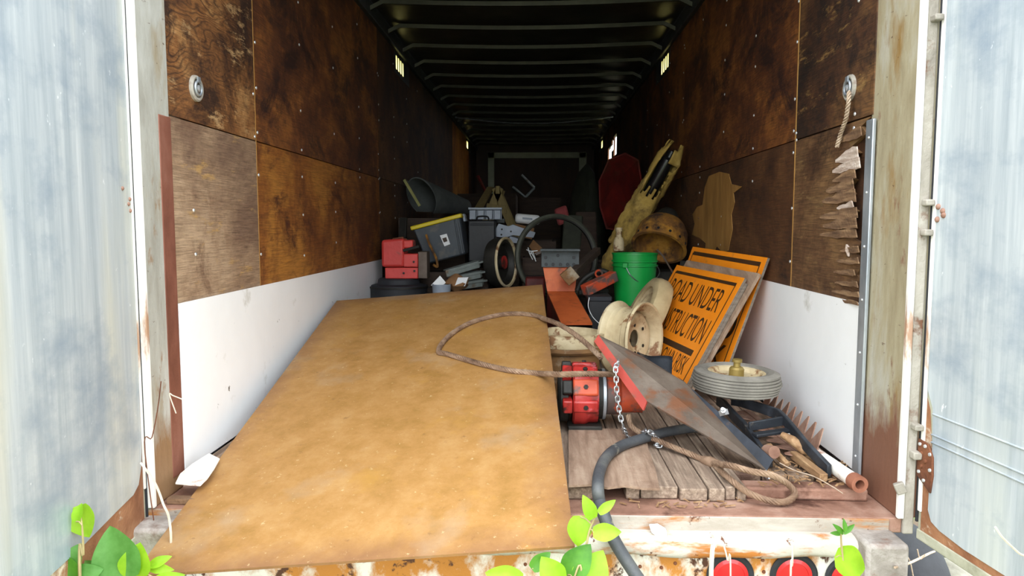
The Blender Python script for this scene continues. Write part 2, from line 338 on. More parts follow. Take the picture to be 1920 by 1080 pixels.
slots = [(3.82+.1*i, 3.882+.1*i, 2.20, 2.315) for i in range(4)]
far = [(10.04, 10.30, 2.19, 2.31)]
ply_holes = [(3.80, 4.45, 2.185, 2.335), (10.0, 10.75, 2.185, 2.315)]; skin_holes = [(3.80, 4.95, 2.185, 2.335), (10.0, 11.2, 2.185, 2.315)]
m_lens = N('pale_yellow_vent_lens'); tl = m_lens.new('ShaderNodeBsdfTranslucent'); tl.inputs[0].default_value = (.95,.86,.5,1); m_lens.lk(tl.outputs[0], m_lens.o.inputs[0]); m_lens = m_lens.m
torn = [(7.86, 8.24, 1.86, 2.15), (8.28, 8.54, 1.96, 2.12), (8.54, 9.1, 1.86, 2.06)]
def wall(side):
    L = side < 0; x = XL if L else XR; sg = -1 if L else 1
    f = lambda u, v, n: V((x + sg*n, u, v))
    holes = ply_holes + ([] if L else torn); sk = skin_holes + ([] if L else [(a-.05, b+.6, c-.01, d+.01) for a, b, c, d in torn])
    g = lambda u, v, n: f(u, v, .022 + n)
    o = solo('wall_left' if L else 'wall_right', sheet(B(), g, YF+.3, YE, -.05, ZC+.03, .03, sk), m_outer, ('left' if L else 'right') + ' plywood lined side wall of the trailer', 'wall', None, kind='structure', loc=V((x, 0, 0)))
    ys = [-.10 if L else -.02, .65 if L else .70, 3.09, 5.53, 7.97, 10.41, YE]
    lowm = [m_plyB, m_plyD, m_plyE, m_plyE, m_plyGlow, m_plyE] if L else [m_plyF, m_plyE, m_plyE, m_plyC, m_plyC, m_plyE]
    upm = [m_plyA, m_plyC, m_plyE, m_plyE, m_plyGlow, m_plyE] if L else [m_plyG, m_plyC, m_plyC, m_plyE, m_plyC, m_plyE]
    for i in range(6):
        a, b = ys[i]+.002, ys[i+1]-.002
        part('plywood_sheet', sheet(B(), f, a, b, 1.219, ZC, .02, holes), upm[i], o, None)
        if i == 0 and not L:
            zz = [(-.02, .30), (-.02, .56), (.02,.60), (.0,.66), (.05,.68), (.015,.72), (.06,.75), (.03,.79), (.15,.82), (.08,.84), (.13,.87), (.07,.90), (.16,.93), (.10,.96), (.14,.985), (.09,1.01), (.17,1.03), (.12,1.06), (.19,1.08), (.07,1.10), (.13,1.13), (.02,1.16), (.06,1.19), (-.01,1.213)]
            q = B(); q.poly([f(u, v, 0) for u, v in zz] + [f(b, 1.213, 0), f(b, .3, 0)], (.012, 0, 0)); part('plywood_sheet', q, m_plyF, o, None)
            q = B(); q.poly([f(u, v, 0) for u, v in ((.0,.30),(.0,.82),(.015,.9),(.005,1.0),(.02,1.1),(.01,1.2),(.3,1.2),(.3,.3))], (.006, 0, 0)); q.v = [p + V((.013,0,0)) for p in q.v]; part('inner_ply', q, m_plyE, o, None)
        else:
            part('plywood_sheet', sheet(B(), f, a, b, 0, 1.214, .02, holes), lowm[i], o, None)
    wp = B(); y0 = -.092 if L else -.004
    sheet(wp, lambda u, v, n: V((x - sg*(.002+n), u, v)), y0, 3.13, 0.0, .585, .004); part('scuff_panel', wp, m_white, o, None, 0, 'white plastic scuff panel along the wall foot')
    nm = B(); nm.lathe((0,0,0), (-sg,0,0), [(.0075,0),(.006,.003),(0,.0045)], 8); me = mesh('nail', nm, m_nail, V((0,0,0)), 60)
    for k in range(9):
        yy = (.05 if L else .12) if k == 0 else .65+.05*(not L)+.61*(k-1)
        for z in [.72, .93, 1.08, 1.19, 1.25, 1.42, 1.63, 1.80, 2.0, 2.2]:
            for dy in ((0,) if k % 4 != 1 else (-.012, .016)):
                if random.random() < .6:
                    q = link('nail', me, o); q.location = V((-sg*.0005, yy+dy+random.uniform(-.006,.006), z+random.uniform(-.03,.03)))
    for sl, (a, b, c, d) in ((slots, (3.76, 4.47, 2.16, 2.36)), (far, (9.97, 10.77, 2.16, 2.34))):
        part('vent_grille', sheet(B(), lambda u, v, n: f(u, v, -n), a, b, c, d, .002, sl), m_rail, o, None)
        part('vent_lens', sheet(B(), lambda u, v, n: f(u, v, n), sl[0][0], sl[-1][1], c+.03, d-.03, .001), m_lens, o, None)
    return o, f
wl, fL = wall(-1); wr, fR = wall(1)
q = B(); q.box((XR-.002, .692, .585), (XR+.002, .700, ZC-.08)); part('seam_strip', q, m_veneer, wr, None)
q = B(); q.box((XL-.002, .646, .585), (XL+.0015, .651, ZC-.08)); part('seam_strip', q, m_veneer, wl, None)
# torn veneer flakes on the right wall, peeled patch
for i, (u, v, L, hh, mt) in enumerate([(.03,1.17,.15,.030,0),(.05,1.10,.15,.036,1),(.045,1.065,.17,.030,1),(.07,1.03,.15,.03,0),(.055,.995,.2,.034,0),(.06,.955,.22,.034,0),(.05,.925,.13,.02,1),(.05,.895,.24,.032,0),(.045,.86,.22,.03,0),(.03,.825,.25,.026,0),(.02,.77,.12,.018,0),(.02,.73,.14,.018,0),(.015,.69,.16,.018,0),(.012,.65,.15,.016,0),(.01,.615,.17,.016,0),(.015,.585,.14,.012,0)]):
    q = B(); n = 7; top = []; bot = []
    for k in range(n):
        t = k/(n-1); uu = u + L*1.45*t; lift = .020*(1-t)**1.3; ww = hh*1.25*(1-.75*t**3)*(random.uniform(.75,1.1))
        zz = v - .012*t + random.uniform(-.002,.002); uu += (random.uniform(-.02,.02) if k == 0 else 0)
        top.append(V((XR-.001-lift, uu, zz+ww/2))); bot.append(V((XR-.001-lift*.7, uu, zz-ww/2)))
    vs = top + bot; vs2 = [p+V((.004,0,0)) for p in vs]; m = 2*n
    fs = [(k,k+1,n+k+1,n+k) for k in range(n-1)] + [(m+k,m+n+k,m+n+k+1,m+k+1) for k in range(n-1)] + [(k,m+k,m+k+1,k+1) for k in range(n-1)] + [(n+k,n+k+1,m+n+k+1,m+n+k) for k in range(n-1)] + [(0,n,m+n,m)]
    q.add(vs+vs2, fs); part('splinter', q, m_splintl if mt else m_splint, wr, 40)
q = B(); pp = [(1330,330),(1350,322),(1367,326),(1372,345),(1392,350),(1376,362),(1378,380),(1372,402),(1374,430),(1366,470),(1356,474),(1345,462),(1334,482),(1322,478),(1324,456),(1312,446),(1298,440),(1303,420),(1299,402),(1308,388),(1318,384),(1322,352)]
q.poly([onx(u, v, XR-.0005) for u, v in pp], (-.003,0,0)); part('peeled_patch', q, m_veneer, wr, None, 0, 'bare yellowish patch where the dark face veneer has peeled off')
q = B(); q.poly([onx(u,v,XR-.002) for u,v in ((1589,458),(1594,464),(1593,481),(1588,470))], (-.006,0,0)); part('splinter', q, m_splintl, wr, None)
# lashing cups in the walls
def cup(name, p, sg, label):
    o = thing(name, label, 'tie-down ring', p)
    q = B(); q.lathe(p, (sg,0,0), [(.0,.003),(.030,.003),(.034,.010),(.040,.012),(.046,.008),(.047,0)], 28); part('dish', q, m_greyflange, o)
    q = B(); q.lathe(p+V((sg*.012,0,0)), (sg,0,0), [(.024+.005*math.cos(t), .005*math.sin(t)) for t in [k*math.pi/4 for k in range(8)]], 24, loop=True); part('ring', q, m_galv, o, 60)
    q = B(); q.lathe(p+V((sg*.003,0,0)), (sg,0,0), [(.012,0),(.012,.012),(.006,.016),(0,.016)], 12); part('screw', q, m_nail, o)
    q = B(); q.cbox(p+V((sg*.014,0,.03)), (.003,0,0), (0,.009,0), (0,0,.010)); part('staple', q, m_galv, o)
    return o
cup('lashing_ring', onx(366,166,XL), 1, 'round galvanised lashing ring let into the left plywood wall')
pr_ = onx(1595,165,XR); cup('lashing_ring', pr_, -1, 'round galvanised lashing ring on the right wall with rope tied to it')
m_rope = mk('old_hemp_rope', [(0,'#8d7660'),(1,'#c7b39c')], 30, rough=.9, bump=.4)
q = B(); q.rope(resample(cr([onx(1592,172,XR-.022), onx(1591,190,XR-.028), onx(1586,222,XR-.022), onx(1578,245,XR-.018), onx(1573,262,XR-.017), onx(1569,276,XR-.018)], 8), .004), .008, 3, .04)
solo('hanging_rope', q, m_rope, 'short frayed rope end hanging from the right wall ring', 'rope', 60)
# far bulkhead
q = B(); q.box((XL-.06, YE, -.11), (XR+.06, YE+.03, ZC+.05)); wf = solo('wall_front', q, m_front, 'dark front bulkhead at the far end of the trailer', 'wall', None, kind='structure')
for a, b in (((915,286),(1098,296)),((915,286),(927,470)),((1086,286),(1098,470))):
    p0 = at(*a, YE-.02); p1 = at(*b, YE-.02); q = B(); q.box((p0.x, YE-.03, max(0,p1.z)), (p1.x, YE-.001, p0.z)); part('frame_bar', q, m_paleframe, wf, 35, .004)

# rear sill, posts
sill = thing('trim_1', 'rusty rear door sill of the trailer with white painted face', 'sill', (0,-.29,-.6), kind='structure')
q = B(); q.box((XL-.02, YF, -.10), (XR+.02, -.02, -.052)); part('sill_plate', q, m_rustsill, sill, 35, .004)
q = B(); q.box((XL-.02, YF-.006, -.115), (XR-.02, YF, -.054)); part('sill_face', q, m_sillface, sill, 35, .003)
q = B(); prof = [(0,-.098),(-.03,-.100),(-.05,-.106),(-.058,-.118),(-.058,-.15),(-.052,-.162),(-.03,-.168),(0,-.166)]
n = 60; vs = []
for i in range(n+1):
    x = XL-.02+(XR-XL-.02)*i/n; wob = .004*math.sin(x*9)+.003*math.sin(x*23+1)
    vs += [(x, YF+a, b+wob*(1 if k > 0 else 0)) for k, (a, b) in enumerate(prof)]
m = len(prof); q.add(vs, [(i*m+k, i*m+k+1, (i+1)*m+k+1, (i+1)*m+k) for i in range(n) for k in range(m-1)] + [list(range(m)), [n*m+k for k in range(m)]])
part('bumper_ledge', q, m_whiterust, sill, 50)
q = B(); q.box((XL-.02, YF-.012, -.62), (XR-.04, YF+.01, -.16)); part('light_panel', q, m_rustwhite, sill, 35)
for x0, x1, zt in ((.975, 1.10, -.088), (-1.262, -1.125, -.075)):
    q = B(); q.box((x0, -.405, -.75), (x1, -.285, zt)); part('corner_block', q, m_block, sill, 35, .012)
for (u, v) in ((1200,1062),(1266,1056),(1240,1064),(1430,1050),(1432,1072),(1060,1056),(985,1058)):
    q = B(); p = at(u, v, YF-.012); q.lathe(p, (0,-1,0), [(.006,0),(.005,.004),(0,.005)], 8); part('rivet', q, m_rust, sill, 60)
def post(sg):
    L = sg < 0; x = XL+.004 if L else XR+.004
    o = thing('trim_2' if L else 'trim_3', ('left' if L else 'right') + ' rear door post of the trailer', 'post', (x, YF, -.05), kind='structure')
    q = B(); xs = sorted((x, x+sg*.06)); q.box((xs[0], YF, -.052), (xs[1], -.10 if L else -.0, ZC+.1)); part('inner_face', q, m_postL if L else m_postR, o, 35, .006)
    q = B(); xs = sorted((x-sg*.004, x+sg*(.042 if L else .016))); q.box((xs[0], YF-.014, -.05), (xs[1], YF+.004, ZC+.1)); part('flange', q, m_flange, o, 35, .004)
    if not L:
        q = B(); q.box((x+.016, YF-.008, -.10), (x+.048, YF+.03, ZC+.1)); part('hinge_jamb', q, m_greyflange, o, 35, .004)
        for v0, v1 in ((28,40),(374,386),(430,442),(795,806),(846,860)):
            p0 = at(1702, v0, YF-.02); p1 = at(1702, v1, YF-.02); q = B(); q.box((x+.024, YF-.036, p1.z), (x+.050, YF-.006, p0.z)); part('hinge_lug', q, m_greyflange, o, 35, .004)
        q = B(); q.bar(at(1683,905,YF-.016), at(1692,925,YF-.02), .02, .03); part('hinge_lug', q, m_greyflange, o, 35, .004)
        q = B(); q.box((XR-.014, -.055, .0), (XR-.002, -.004, 1.20)); part('edge_angle', q, m_galv, o, 35, .003, 'galvanised angle capping the plywood edge')
        for k in range(7):
            q = B(); q.lathe((XR-.014, -.03, .06+.18*k), (-1,0,0), [(.005,0),(.004,.003),(0,.004)], 8); part('rivet', q, m_nail, o, 60)
    else:
        q = B(); q.box((XL-.012, -.175, -.0), (XL+.006, -.094, 1.21)); part('edge_angle', q, m_brownpaint, o, 35, .005, 'red brown angle iron along the post')
        q = B(); q.box((XL-.03,-.30,-.05),(XL+.004,-.285,.55)); part('rust_edge', q, m_rustwhite, o, 35, .003)
    return o
post(-1); post(1)
# trailer doors
def trailer_door(sg):
    L = sg < 0; H0 = V((-1.244, -.312, 0)) if L else V((1.172, -.305, 0)); d = V((.125, -1, 0)).normalized() if L else V((.125, -1, 0)).normalized(); nn = V((-d.y*-1, 0, 0))
    nn = V((1, .125, 0)).normalized() if L else V((-1, -.125, 0)).normalized()
    f = lambda s, z, n: H0 + d*s + nn*n + V((0,0,z))
    zb = -.10 if L else -.078; Z1 = 2.62; W = 1.19
    o = thing('door_1' if L else 'door_2', ('left' if L else 'right') + ' swung open trailer door of oxidised aluminium sheet', 'door', f(0, zb, 0), kind='structure')
    q = B(); sheet(q, f, 0, W, zb, Z1, -.045); part('door_core', q, m_doortrim, o, None)
    q = B(); q.poly([f(s, z, .0002) for s, z in ((.012,zb),(.012,.5 if L else .34),(.03,.45 if L else .3),(.06,.08),(.25,.05 if L else 0),(W,.04 if L else 0),(W,zb))], nn*.001); part('rust_border', q, m_doorrust, o, None)
    if L: out = [(.013, Z1), (.013, .45), (.018, .3), (.018, .16), (.026, .10), (.05, .05), (.09, .032), (.2, .026), (.4, .012), (W, .0)]
    else: out = [(.018, Z1), (.018, .36), (.044, .31), (.052, .2), (.047, .1), (.046, .0), (.062, -.030), (.10, -.042), (.2, -.052), (W, -.058)]
    q = B(); q.poly([f(s, z, .0005) for s, z in out] + [f(W, Z1, .0005)], nn*.004); part('panel', q, m_doorL if L else m_doorR, o, None, 0, 'streaked oxidised aluminium sheet')
    q = B(); sheet(q, f, .0, .012 if L else .016, .02 if L else -.02, Z1, .007); part('edge_strip', q, m_flange, o, 35, .003)
    q = B(); sheet(q, f, -.010, -.001, zb+.02, Z1, .016); q.v = [p - nn*.010 for p in q.v]; part('rubber_seal', q, m_seal, o, 35, .003)
    q = B(); sheet(q, f, .0, W, zb-.03, zb+.002, .006); part('bottom_rail', q, m_doortrim, o, 35, .004)
    def bolts(lst, r, mt):
        for s, z in lst:
            q = B(); q.lathe(f(s, z, .004), nn, [(r,0),(r*.9,r*.5),(r*.45,r*.85),(0,r*.9)], 12); part('bolt', q, mt, o, 60)
    if L:
        bolts([(.033,.915),(.024,.93),(.024,.895),(.03,1.64),(.07,.96)], .0065, m_bolt)
    else:
        bolts([(.026,.905),(.024,.868),(.046,.892),(.05,.88),(.03,1.55)], .009, m_bolt)
        for z in (.205, .228, .29):
            q = B(); sheet(q, f, .045, W, z, z+.006, .008); part('bead', q, m_doorR, o, 35, .003)
        q = B(); q.poly([f(s, z, .004) for s, z in ((-.004,.205),(.04,.2),(.062,.165),(.066,.11),(.058,.055),(-.004,.09))], nn*.007); hp = part('hinge_plate', q, m_rust, o, 35, .002, 'rusty bolted hinge plate')
        for s, z in ((.006,.19),(.03,.19),(.052,.172),(.055,.125),(.006,.105),(.03,.085)):
            q = B(); q.lathe(f(s, z, .011), nn, [(.006,0),(.005,.003),(0,.004)], 10); part('rivet', q, m_nail, hp, 60)
        for s, z in ((.014,.165),(.034,.145),(.016,.125)):
            q = B(); q.lathe(f(s, z, .011), nn, [(.007,0),(.006,.004),(0,.005)], 6); part('bolt', q, m_rust, hp, 60)
    return o
trailer_door(-1); trailer_door(1)
# ------------------------------------------------------------------ more materials
m_plate = mk('rusty_steel_plate', [(0,'#85602e'),(.45,'#9c7138'),(.7,'#a67d46'),(1,'#ae8a54')], 5.5, (1,.8,1), .62, .1, .12, 60, [('#a98a60', 1.6, .62, .2), ('#7d5030', 14, .68, .08), ('#d8c49a', 40, .74, .03)])
m_plateedge = mk('brown_plate_edge', [(0,'#7a5236'),(1,'#9b7450')], 8, rough=.75, bump=.2)
m_red = mk('greasy_red_paint', [(0,'#7a1c18'),(.5,'#a62a25'),(1,'#b83a36')], 6, rough=.4, bump=.15, spots=[('#3c1f1a', 8, .585, .10), ('#d07078', 9, .66, .08)])
m_redo = mk('orange_red_paint', [(0,'#a5371c'),(1,'#cf5a34')], 7, rough=.55, bump=.15, spots=[('#5a4a44', 9, .56, .08)])
m_redcast = mk('red_casting', [(0,'#b5302c'),(1,'#d2463f')], 5, rough=.5, bump=.15, spots=[('#5e4034', 6, .63, .1)])
m_dark = mk('oily_dark_steel', [(0,'#16150f'),(.5,'#24221e'),(1,'#38352f')], 7, rough=.6, metal=.3, bump=.3)
m_black = mk('black_plastic', [(0,'#0c0c0e'),(1,'#17171a')], 6, rough=.55, bump=.1)
m_blackp = mk('black_painted_steel', [(0,'#1b1d22'),(.6,'#2c3036'),(1,'#454a52')], 6, rough=.5, metal=.3, bump=.15, spots=[('#6b6257', 12, .68, .06)])
m_bluesteel = mk('blued_steel', [(0,'#1c1e22'),(.5,'#2c2f36'),(1,'#41454e')], 4, (1,1,1), .42, .6, .1, 40, [('#6e543e', 8, .66, .1)])
m_browned = mk('brown_grey_steel', [(0,'#45382d'),(.5,'#62554a'),(1,'#7d7064')], 4, rough=.6, metal=.3, bump=.2, spots=[('#6d452c', 6, .6, .1)])
m_redpaint = mk('flat_red_paint', [(0,'#8a2a1f'),(1,'#a63c2e')], 7, rough=.6, bump=.1, spots=[('#6d4030', 11, .66, .08)])
m_chain = mk('zinc_chain', [(0,'#a4a6a8'),(1,'#d6d8da')], 15, rough=.3, metal=.85, bump=.05)
m_hose = mk('dusty_black_hose', [(0,'#2c2e31'),(.5,'#45474a'),(1,'#64645f')], 6, rough=.6, bump=.2, bscale=60, spots=[('#8b8778', 14, .66, .08)])
m_cable = mk('rusty_wire_rope', [(0,'#5e4636'),(.5,'#856a54'),(1,'#a48b72')], 14, rough=.75, metal=.2, bump=.2)
m_cream = mk('cream_wheel_paint', [(0,'#a08c68'),(.5,'#bfae8a'),(1,'#d3c5a4')], 5, rough=.65, bump=.25, spots=[('#7b5636', 9, .62, .06), ('#8e7a5a', 3, .6, .15)])
m_creamtyre = mk('dried_cream_tyre', [(0,'#8d7a56'),(.5,'#aa9770'),(1,'#baa983')], 5, rough=.8, bump=.25, spots=[('#7c6e52', 5, .6, .12)])
m_rustbarrel = mk('rust_brown_barrel', [(0,'#573a20'),(.5,'#7a5730'),(1,'#97734a')], 4, (1,1,3), .75, .1, .25, 40, [('#9a8f7a', 4, .62, .1)])
m_tyre = mk('dusty_grey_tyre', [(0,'#5a564d'),(.5,'#78736a'),(1,'#959084')], 5, rough=.85, bump=.2)
m_brass = mk('dirty_brass', [(0,'#7d6a3a'),(1,'#a8924f')], 9, rough=.5, metal=.5, bump=.2)
m_orange = mk('sign_orange', [(0,'#e07d10'),(1,'#ef8f1c')], 4, rough=.45, bump=.03, spots=[('#c77a2c', 9, .68, .08)])
m_ink = mk('sign_black', [(0,'#2e1c08'),(1,'#45290d')], 9, rough=.6, bump=0)
m_board = mk('grey_brown_board', [(0,'#6d5644'),(.5,'#8a715c'),(1,'#a38b75')], 4, (9,1,2), .8, 0, .3, 50)
m_boardedge = mk('grey_board_edge', [(0,'#5b5045'),(1,'#85796b')], 8, (1,1,8), .85, 0, .4, 60)
m_green = mk('green_plastic', [(0,'#0a8a35'),(1,'#12a045')], 4, rough=.4, bump=.03)
m_magenta = mk('magenta_plastic', [(0,'#8a2050'),(1,'#a33064')], 4, rough=.5, bump=.03)
m_wire = mk('grey_wire', [(0,'#55585a'),(1,'#8b8e90')], 20, rough=.4, metal=.7, bump=0)
m_sick = mk('rusty_blade_steel', [(0,'#6d4a3a'),(.5,'#8d6a58'),(1,'#a98a78')], 9, rough=.7, metal=.2, bump=.3)
m_stick = mk('old_stick_wood', [(0,'#6a4a30'),(.5,'#8f6e4c'),(1,'#ad8e6a')], 6, (8,1,8), .8, 0, .4, 50)
m_pale = mk('chalky_white_paint', [(0,'#cfc8bd'),(1,'#efeae2')], 7, rough=.7, bump=.2, spots=[('#a06a50', 7, .6, .1)])
m_copper = mk('rusty_pipe_end', [(0,'#7a4834'),(1,'#a97058')], 9, rough=.7, metal=.2, bump=.2)

# ------------------------------------------------------------------ rusty plate across the opening
P0, P1, P2, P3 = V((-1.112,-.618,-.119)), V((.104,-.600,-.022)), V((.029,1.733,.497)), V((-1.187,1.716,.399))
nrm = (P1-P0).cross(P3-P0).normalized()
o = thing('steel_plate', 'large rusty orange steel plate sloping out over the sill', 'steel plate', (P0+P1)/2)
n_ = N('rusty_steel_plate'); pc = n_.ramp(n_.noise(n_.coord(), 7, 12, .75), [(.34,'#8f6830'),(.5,'#a17640'),(.66,'#ac8450')])
gx_ = n_.new('ShaderNodeTexCoord'); sp_ = n_.new('ShaderNodeSeparateXYZ'); n_.lk(gx_.outputs['Generated'], sp_.inputs[0])
mn = lambda s: n_.math('MINIMUM', s, n_.math('SUBTRACT', 1, s))
ed = n_.math('ADD', n_.math('MINIMUM', mn(sp_.outputs[0]), n_.math('MULTIPLY', mn(sp_.outputs[1]), 1.8)), n_.math('MULTIPLY', n_.math('SUBTRACT', n_.noise(n_.coord(), 6, 9, .7), .5), .22))
pc = n_.mix(n_.ramp(ed, [(.0,(.75,.75,.75,1)),(.10,(0,0,0,1))]), pc, '#7c563a')
pc = n_.mix(n_.ramp(n_.noise(n_.coord(off=(1,2,3)), 2.0, 5, .6), [(.57,(0,0,0,1)),(.72,(.55,.55,.55,1))]), pc, '#a39078')
pc = n_.mix(n_.ramp(n_.noise(n_.coord(off=(4,2,3)), 3.2, 9, .7), [(.56,(0,0,0,1)),(.68,(.7,.7,.7,1))]), pc, '#ab7f3a')
pc = n_.mix(n_.ramp(n_.noise(n_.coord(off=(7,2,3)), 45, 5, .7), [(.63,(0,0,0,1)),(.70,(.6,.6,.6,1))]), pc, '#c9b184')
pc = n_.mix(n_.ramp(n_.noise(n_.coord(off=(7,9,3)), 26, 6, .7), [(.62,(0,0,0,1)),(.72,(.6,.6,.6,1))]), pc, '#6e4a2a')
n_.bump(n_.noise(n_.coord(), 60, 5, .6), .12); m_plate = n_.done(pc, .62, .1)
q = B(); q.poly([P0, P1, P2, P3], nrm*.008); part('plate_sheet', q, m_plate, o, None)
# ------------------------------------------------------------------ wire rope looped over the plate
pl = lambda u, v, k=.0: (lambda d: CAM + d*(((P0+nrm*(.02+k))-CAM).dot(nrm)/d.dot(nrm)))(ray(u, v))
path = [at(1150,702,.42), at(1100,701,.36), at(1052,702,.30), pl(1010,700), pl(960,695), pl(905,683), pl(860,670), pl(836,663), pl(823,660), pl(826,648), pl(842,630), pl(868,612), pl(900,599), pl(940,590), pl(975,588), pl(1005,592), pl(1022,598,.01), at(1052,610,.92), at(1085,632,.80), at(1108,652,.70), at(1128,672,.62)]
q = B(); q.rope(resample(cr(path, 10), .008), .0125, 5, .075); solo('wire_rope', q, m_cable, 'rusty steel wire rope looped across the orange plate', 'cable', 60)
path = [at(1178,778,.36), at(1185,800,.33), at(1215,818,.28), at(1262,838,.19), at(1310,858,.10), at(1335,868,.05), onz(1370,873,.06), onz(1410,884,.05), onz(1450,892,.045), onz(1480,910,.01), onz(1490,928,-.02), onz(1472,941,-.035), onz(1440,938,-.03), onz(1400,922,-.01), onz(1365,895,.015), at(1340,872,.04)]
cp = resample(cr(path, 10), .008)
o = thing('wire_rope_sling', 'rusty wire rope sling with a spliced eye lying by the sill', 'cable', onz(1460,935,0))
q = B(); q.rope(cp, .011, 5, .07); part('rope', q, m_cable, o, 60)
q = B(); q.tube([at(1318,862,.085), at(1330,866,.06), at(1345,873,.04), at(1358,878,.02)], [.015,.021,.021,.014], 10); part('splice_sleeve', q, m_cable, o, 60)

# ------------------------------------------------------------------ plywood patch on the planks
q = B(); q.poly([onz(u,v,.001) for u,v in ((1066,914),(1110,912),(1140,918),(1170,914),(1205,919),(1237,920),(1228,880),(1216,846),(1208,808),(1066,806))], (0,0,.008))
solo('plywood_patch', q, m_patch, 'thin weathered plywood patch lying on the floor planks', 'plywood', None)

# ------------------------------------------------------------------ red gearbox
gy = .53
def gx(u): return at(u, 735, gy).x
cz = at(1085, 738, gy).z; o = thing('gearbox', 'greasy red gearbox housing with bolted flange on its side', 'gearbox', (gx(1085), gy, .0))
ax = (1,0,0); R = cz - .004
q = B(); q.lathe((gx(1072), gy, cz), ax, [(.0,0),(R*.9,0),(R*.98,.008),(R*.98,.05),(R*.9,.07),(R*.9,gx(1119)-gx(1072)),(R*.5,gx(1119)-gx(1072)+.004)], 26); part('drum', q, m_red, o, 30)
q = B(); q.lathe((gx(1046), gy, cz-.01), ax, [(.05,0),(R*.72,0),(R*.80,.01),(R*.80,.04),(R*.6,.05)], 20); part('end_cover', q, m_dark, o, 30)
for k in range(10):
    t = 2*math.pi*k/10 + .2; e = V((0, math.cos(t), math.sin(t))); g = V((0, -math.sin(t), math.cos(t))); c = V((gx(1095), gy, cz)) + e*R*.88
    if c.z + e.z*.03 < .03: continue
    q = B(); q.cbox(c, V((.052,0,0)), g*(.026 if k % 2 else .034), e*R*.12); part('lug', q, (m_red, m_redo, m_red)[k % 3], o, 35, .008)
    q = B(); q.cbox(V((gx(1062), gy, cz)) + e*R*.80, V((.020,0,0)), g*.028, e*.03); part('lug', q, m_red if k % 2 else m_dark, o, 35, .006)
    q = B(); q.lathe(V((gx(1095), gy, cz)) + e*R*.995, e, [(.010,0),(.010,.008),(0,.009)], 6); part('bolt', q, m_dark, o, 40)
q = B(); q.lathe((gx(1118), gy, cz), ax, [(.06,0),(R*.78,0),(R*.78,.022),(R*.70,.026)], 28); part('black_ring', q, m_dark, o, 30)
q = B(); q.lathe((gx(1128), gy, cz), ax, [(.06,0),(R*.80,0),(R*.80,.012),(R*.62,.016)], 28); part('steel_flange', q, m_galv, o, 30)
q = B(); q.lathe((gx(1136), gy, cz), ax, [(.03,0),(R*.64,0),(R*.64,.05),(R*.58,.06),(R*.58,.15),(.03,.152)], 24); part('barrel', q, m_redo, o, 30)
q = B(); q.cbox((gx(1095), gy, .012), (.07,0,0), (0,.10,0), (0,0,.012)); part('foot', q, m_dark, o, 35, .004)

# ------------------------------------------------------------------ scraper blade
A, Bb, Cc, D = at(1122,628,.46), at(1213,752,.19), at(1438,882,-.03), at(1283,716,.33)
o = thing('scraper_blade', 'grey steel scraper blade with a red painted edge and blued side', 'blade', Cc)
nb = (Bb-A).cross(D-A).normalized(); nb = nb if nb.z > 0 else -nb
E2 = (A + D)/2 + nb*.0
q = B(); q.poly([A, Bb, Cc, D, at(1205,668,.44)], -nb*.006); part('face_plate', q, m_browned, o, None)
q = B(); q.poly([A, Bb, at(1206,770,.175), at(1114,640,.45)], V((.006,.006,0))); part('red_edge', q, m_redpaint, o, None, 0, 'red painted narrow edge')
q = B(); q.poly([D, Cc, at(1450,862,-.02), at(1270,706,.36)], V((.004,.008,-.002))); part('blued_side', q, m_bluesteel, o, None, 0, 'dark blued side flange')
q = B(); q.bar(at(1352,775,.16), at(1362,772,.14), .02, .02); q.lathe(at(1356,770,.135), (-.3,-.7,.5), [(.011,0),(.011,.006),(.006,.008),(.006,.02),(0,.02)], 8); part('bolt', q, m_chain, o, 40)
q = B(); q.lathe(at(1432,884,-.03), (.5,-.4,-.6), [(.012,0),(.012,.03),(.0,.035)], 10); part('eye_bolt', q, m_chain, o, 40)

# ------------------------------------------------------------------ chain
def chain(pts, label, group=None):
    pts = resample(cr(pts, 12), .0012); L = .026; o = thing('chain', label, 'chain', pts[-1]); st = max(1, int(L*.74/.0012))
    r = .0034; a = .0085; b = L/2 - a; path = []
    for k in range(20):
        t = 2*math.pi*k/20; path.append(V((a*math.cos(t), a*math.sin(t) + (b if math.sin(t) >= 0 else -b), 0)))
    lb = B(); lb.tube(path, r, 6, True); me = mesh('link', lb, m_chain, V((0,0,0)), 70)
    for j, i in enumerate(range(0, len(pts)-st, st)):
        p, e = pts[i], pts[i+st]; t = (e-p).normalized(); u = basis(t)[0] if j % 2 else basis(t)[1]; u = (u + basis(t)[(j+1) % 2 if 0 else 0]*.25).normalized()
        u = (u - t*u.dot(t)).normalized(); wv = u.cross(t)
        k = link('link', me, o); k.matrix_local = Mx.Translation((p+e)/2 - o.location) @ Mx((u, t, wv)).transposed().to_4x4()
    return o
chain([at(1160,676,.30), at(1154,690,.27), at(1155,705,.265), at(1156,730,.26), at(1159,755,.26), at(1163,780,.26), at(1169,802,.265), onz(1176,818,.012), onz(1184,826,.008)], 'bright zinc chain hanging from the red edged blade')
chain([onz(1200,815,.02), at(1210,808,.25), at(1222,812,.235), onz(1230,822,.02), onz(1238,832,.01), onz(1228,834,.008), onz(1246,836,.01)], 'short bright chain end lying on the black hose')

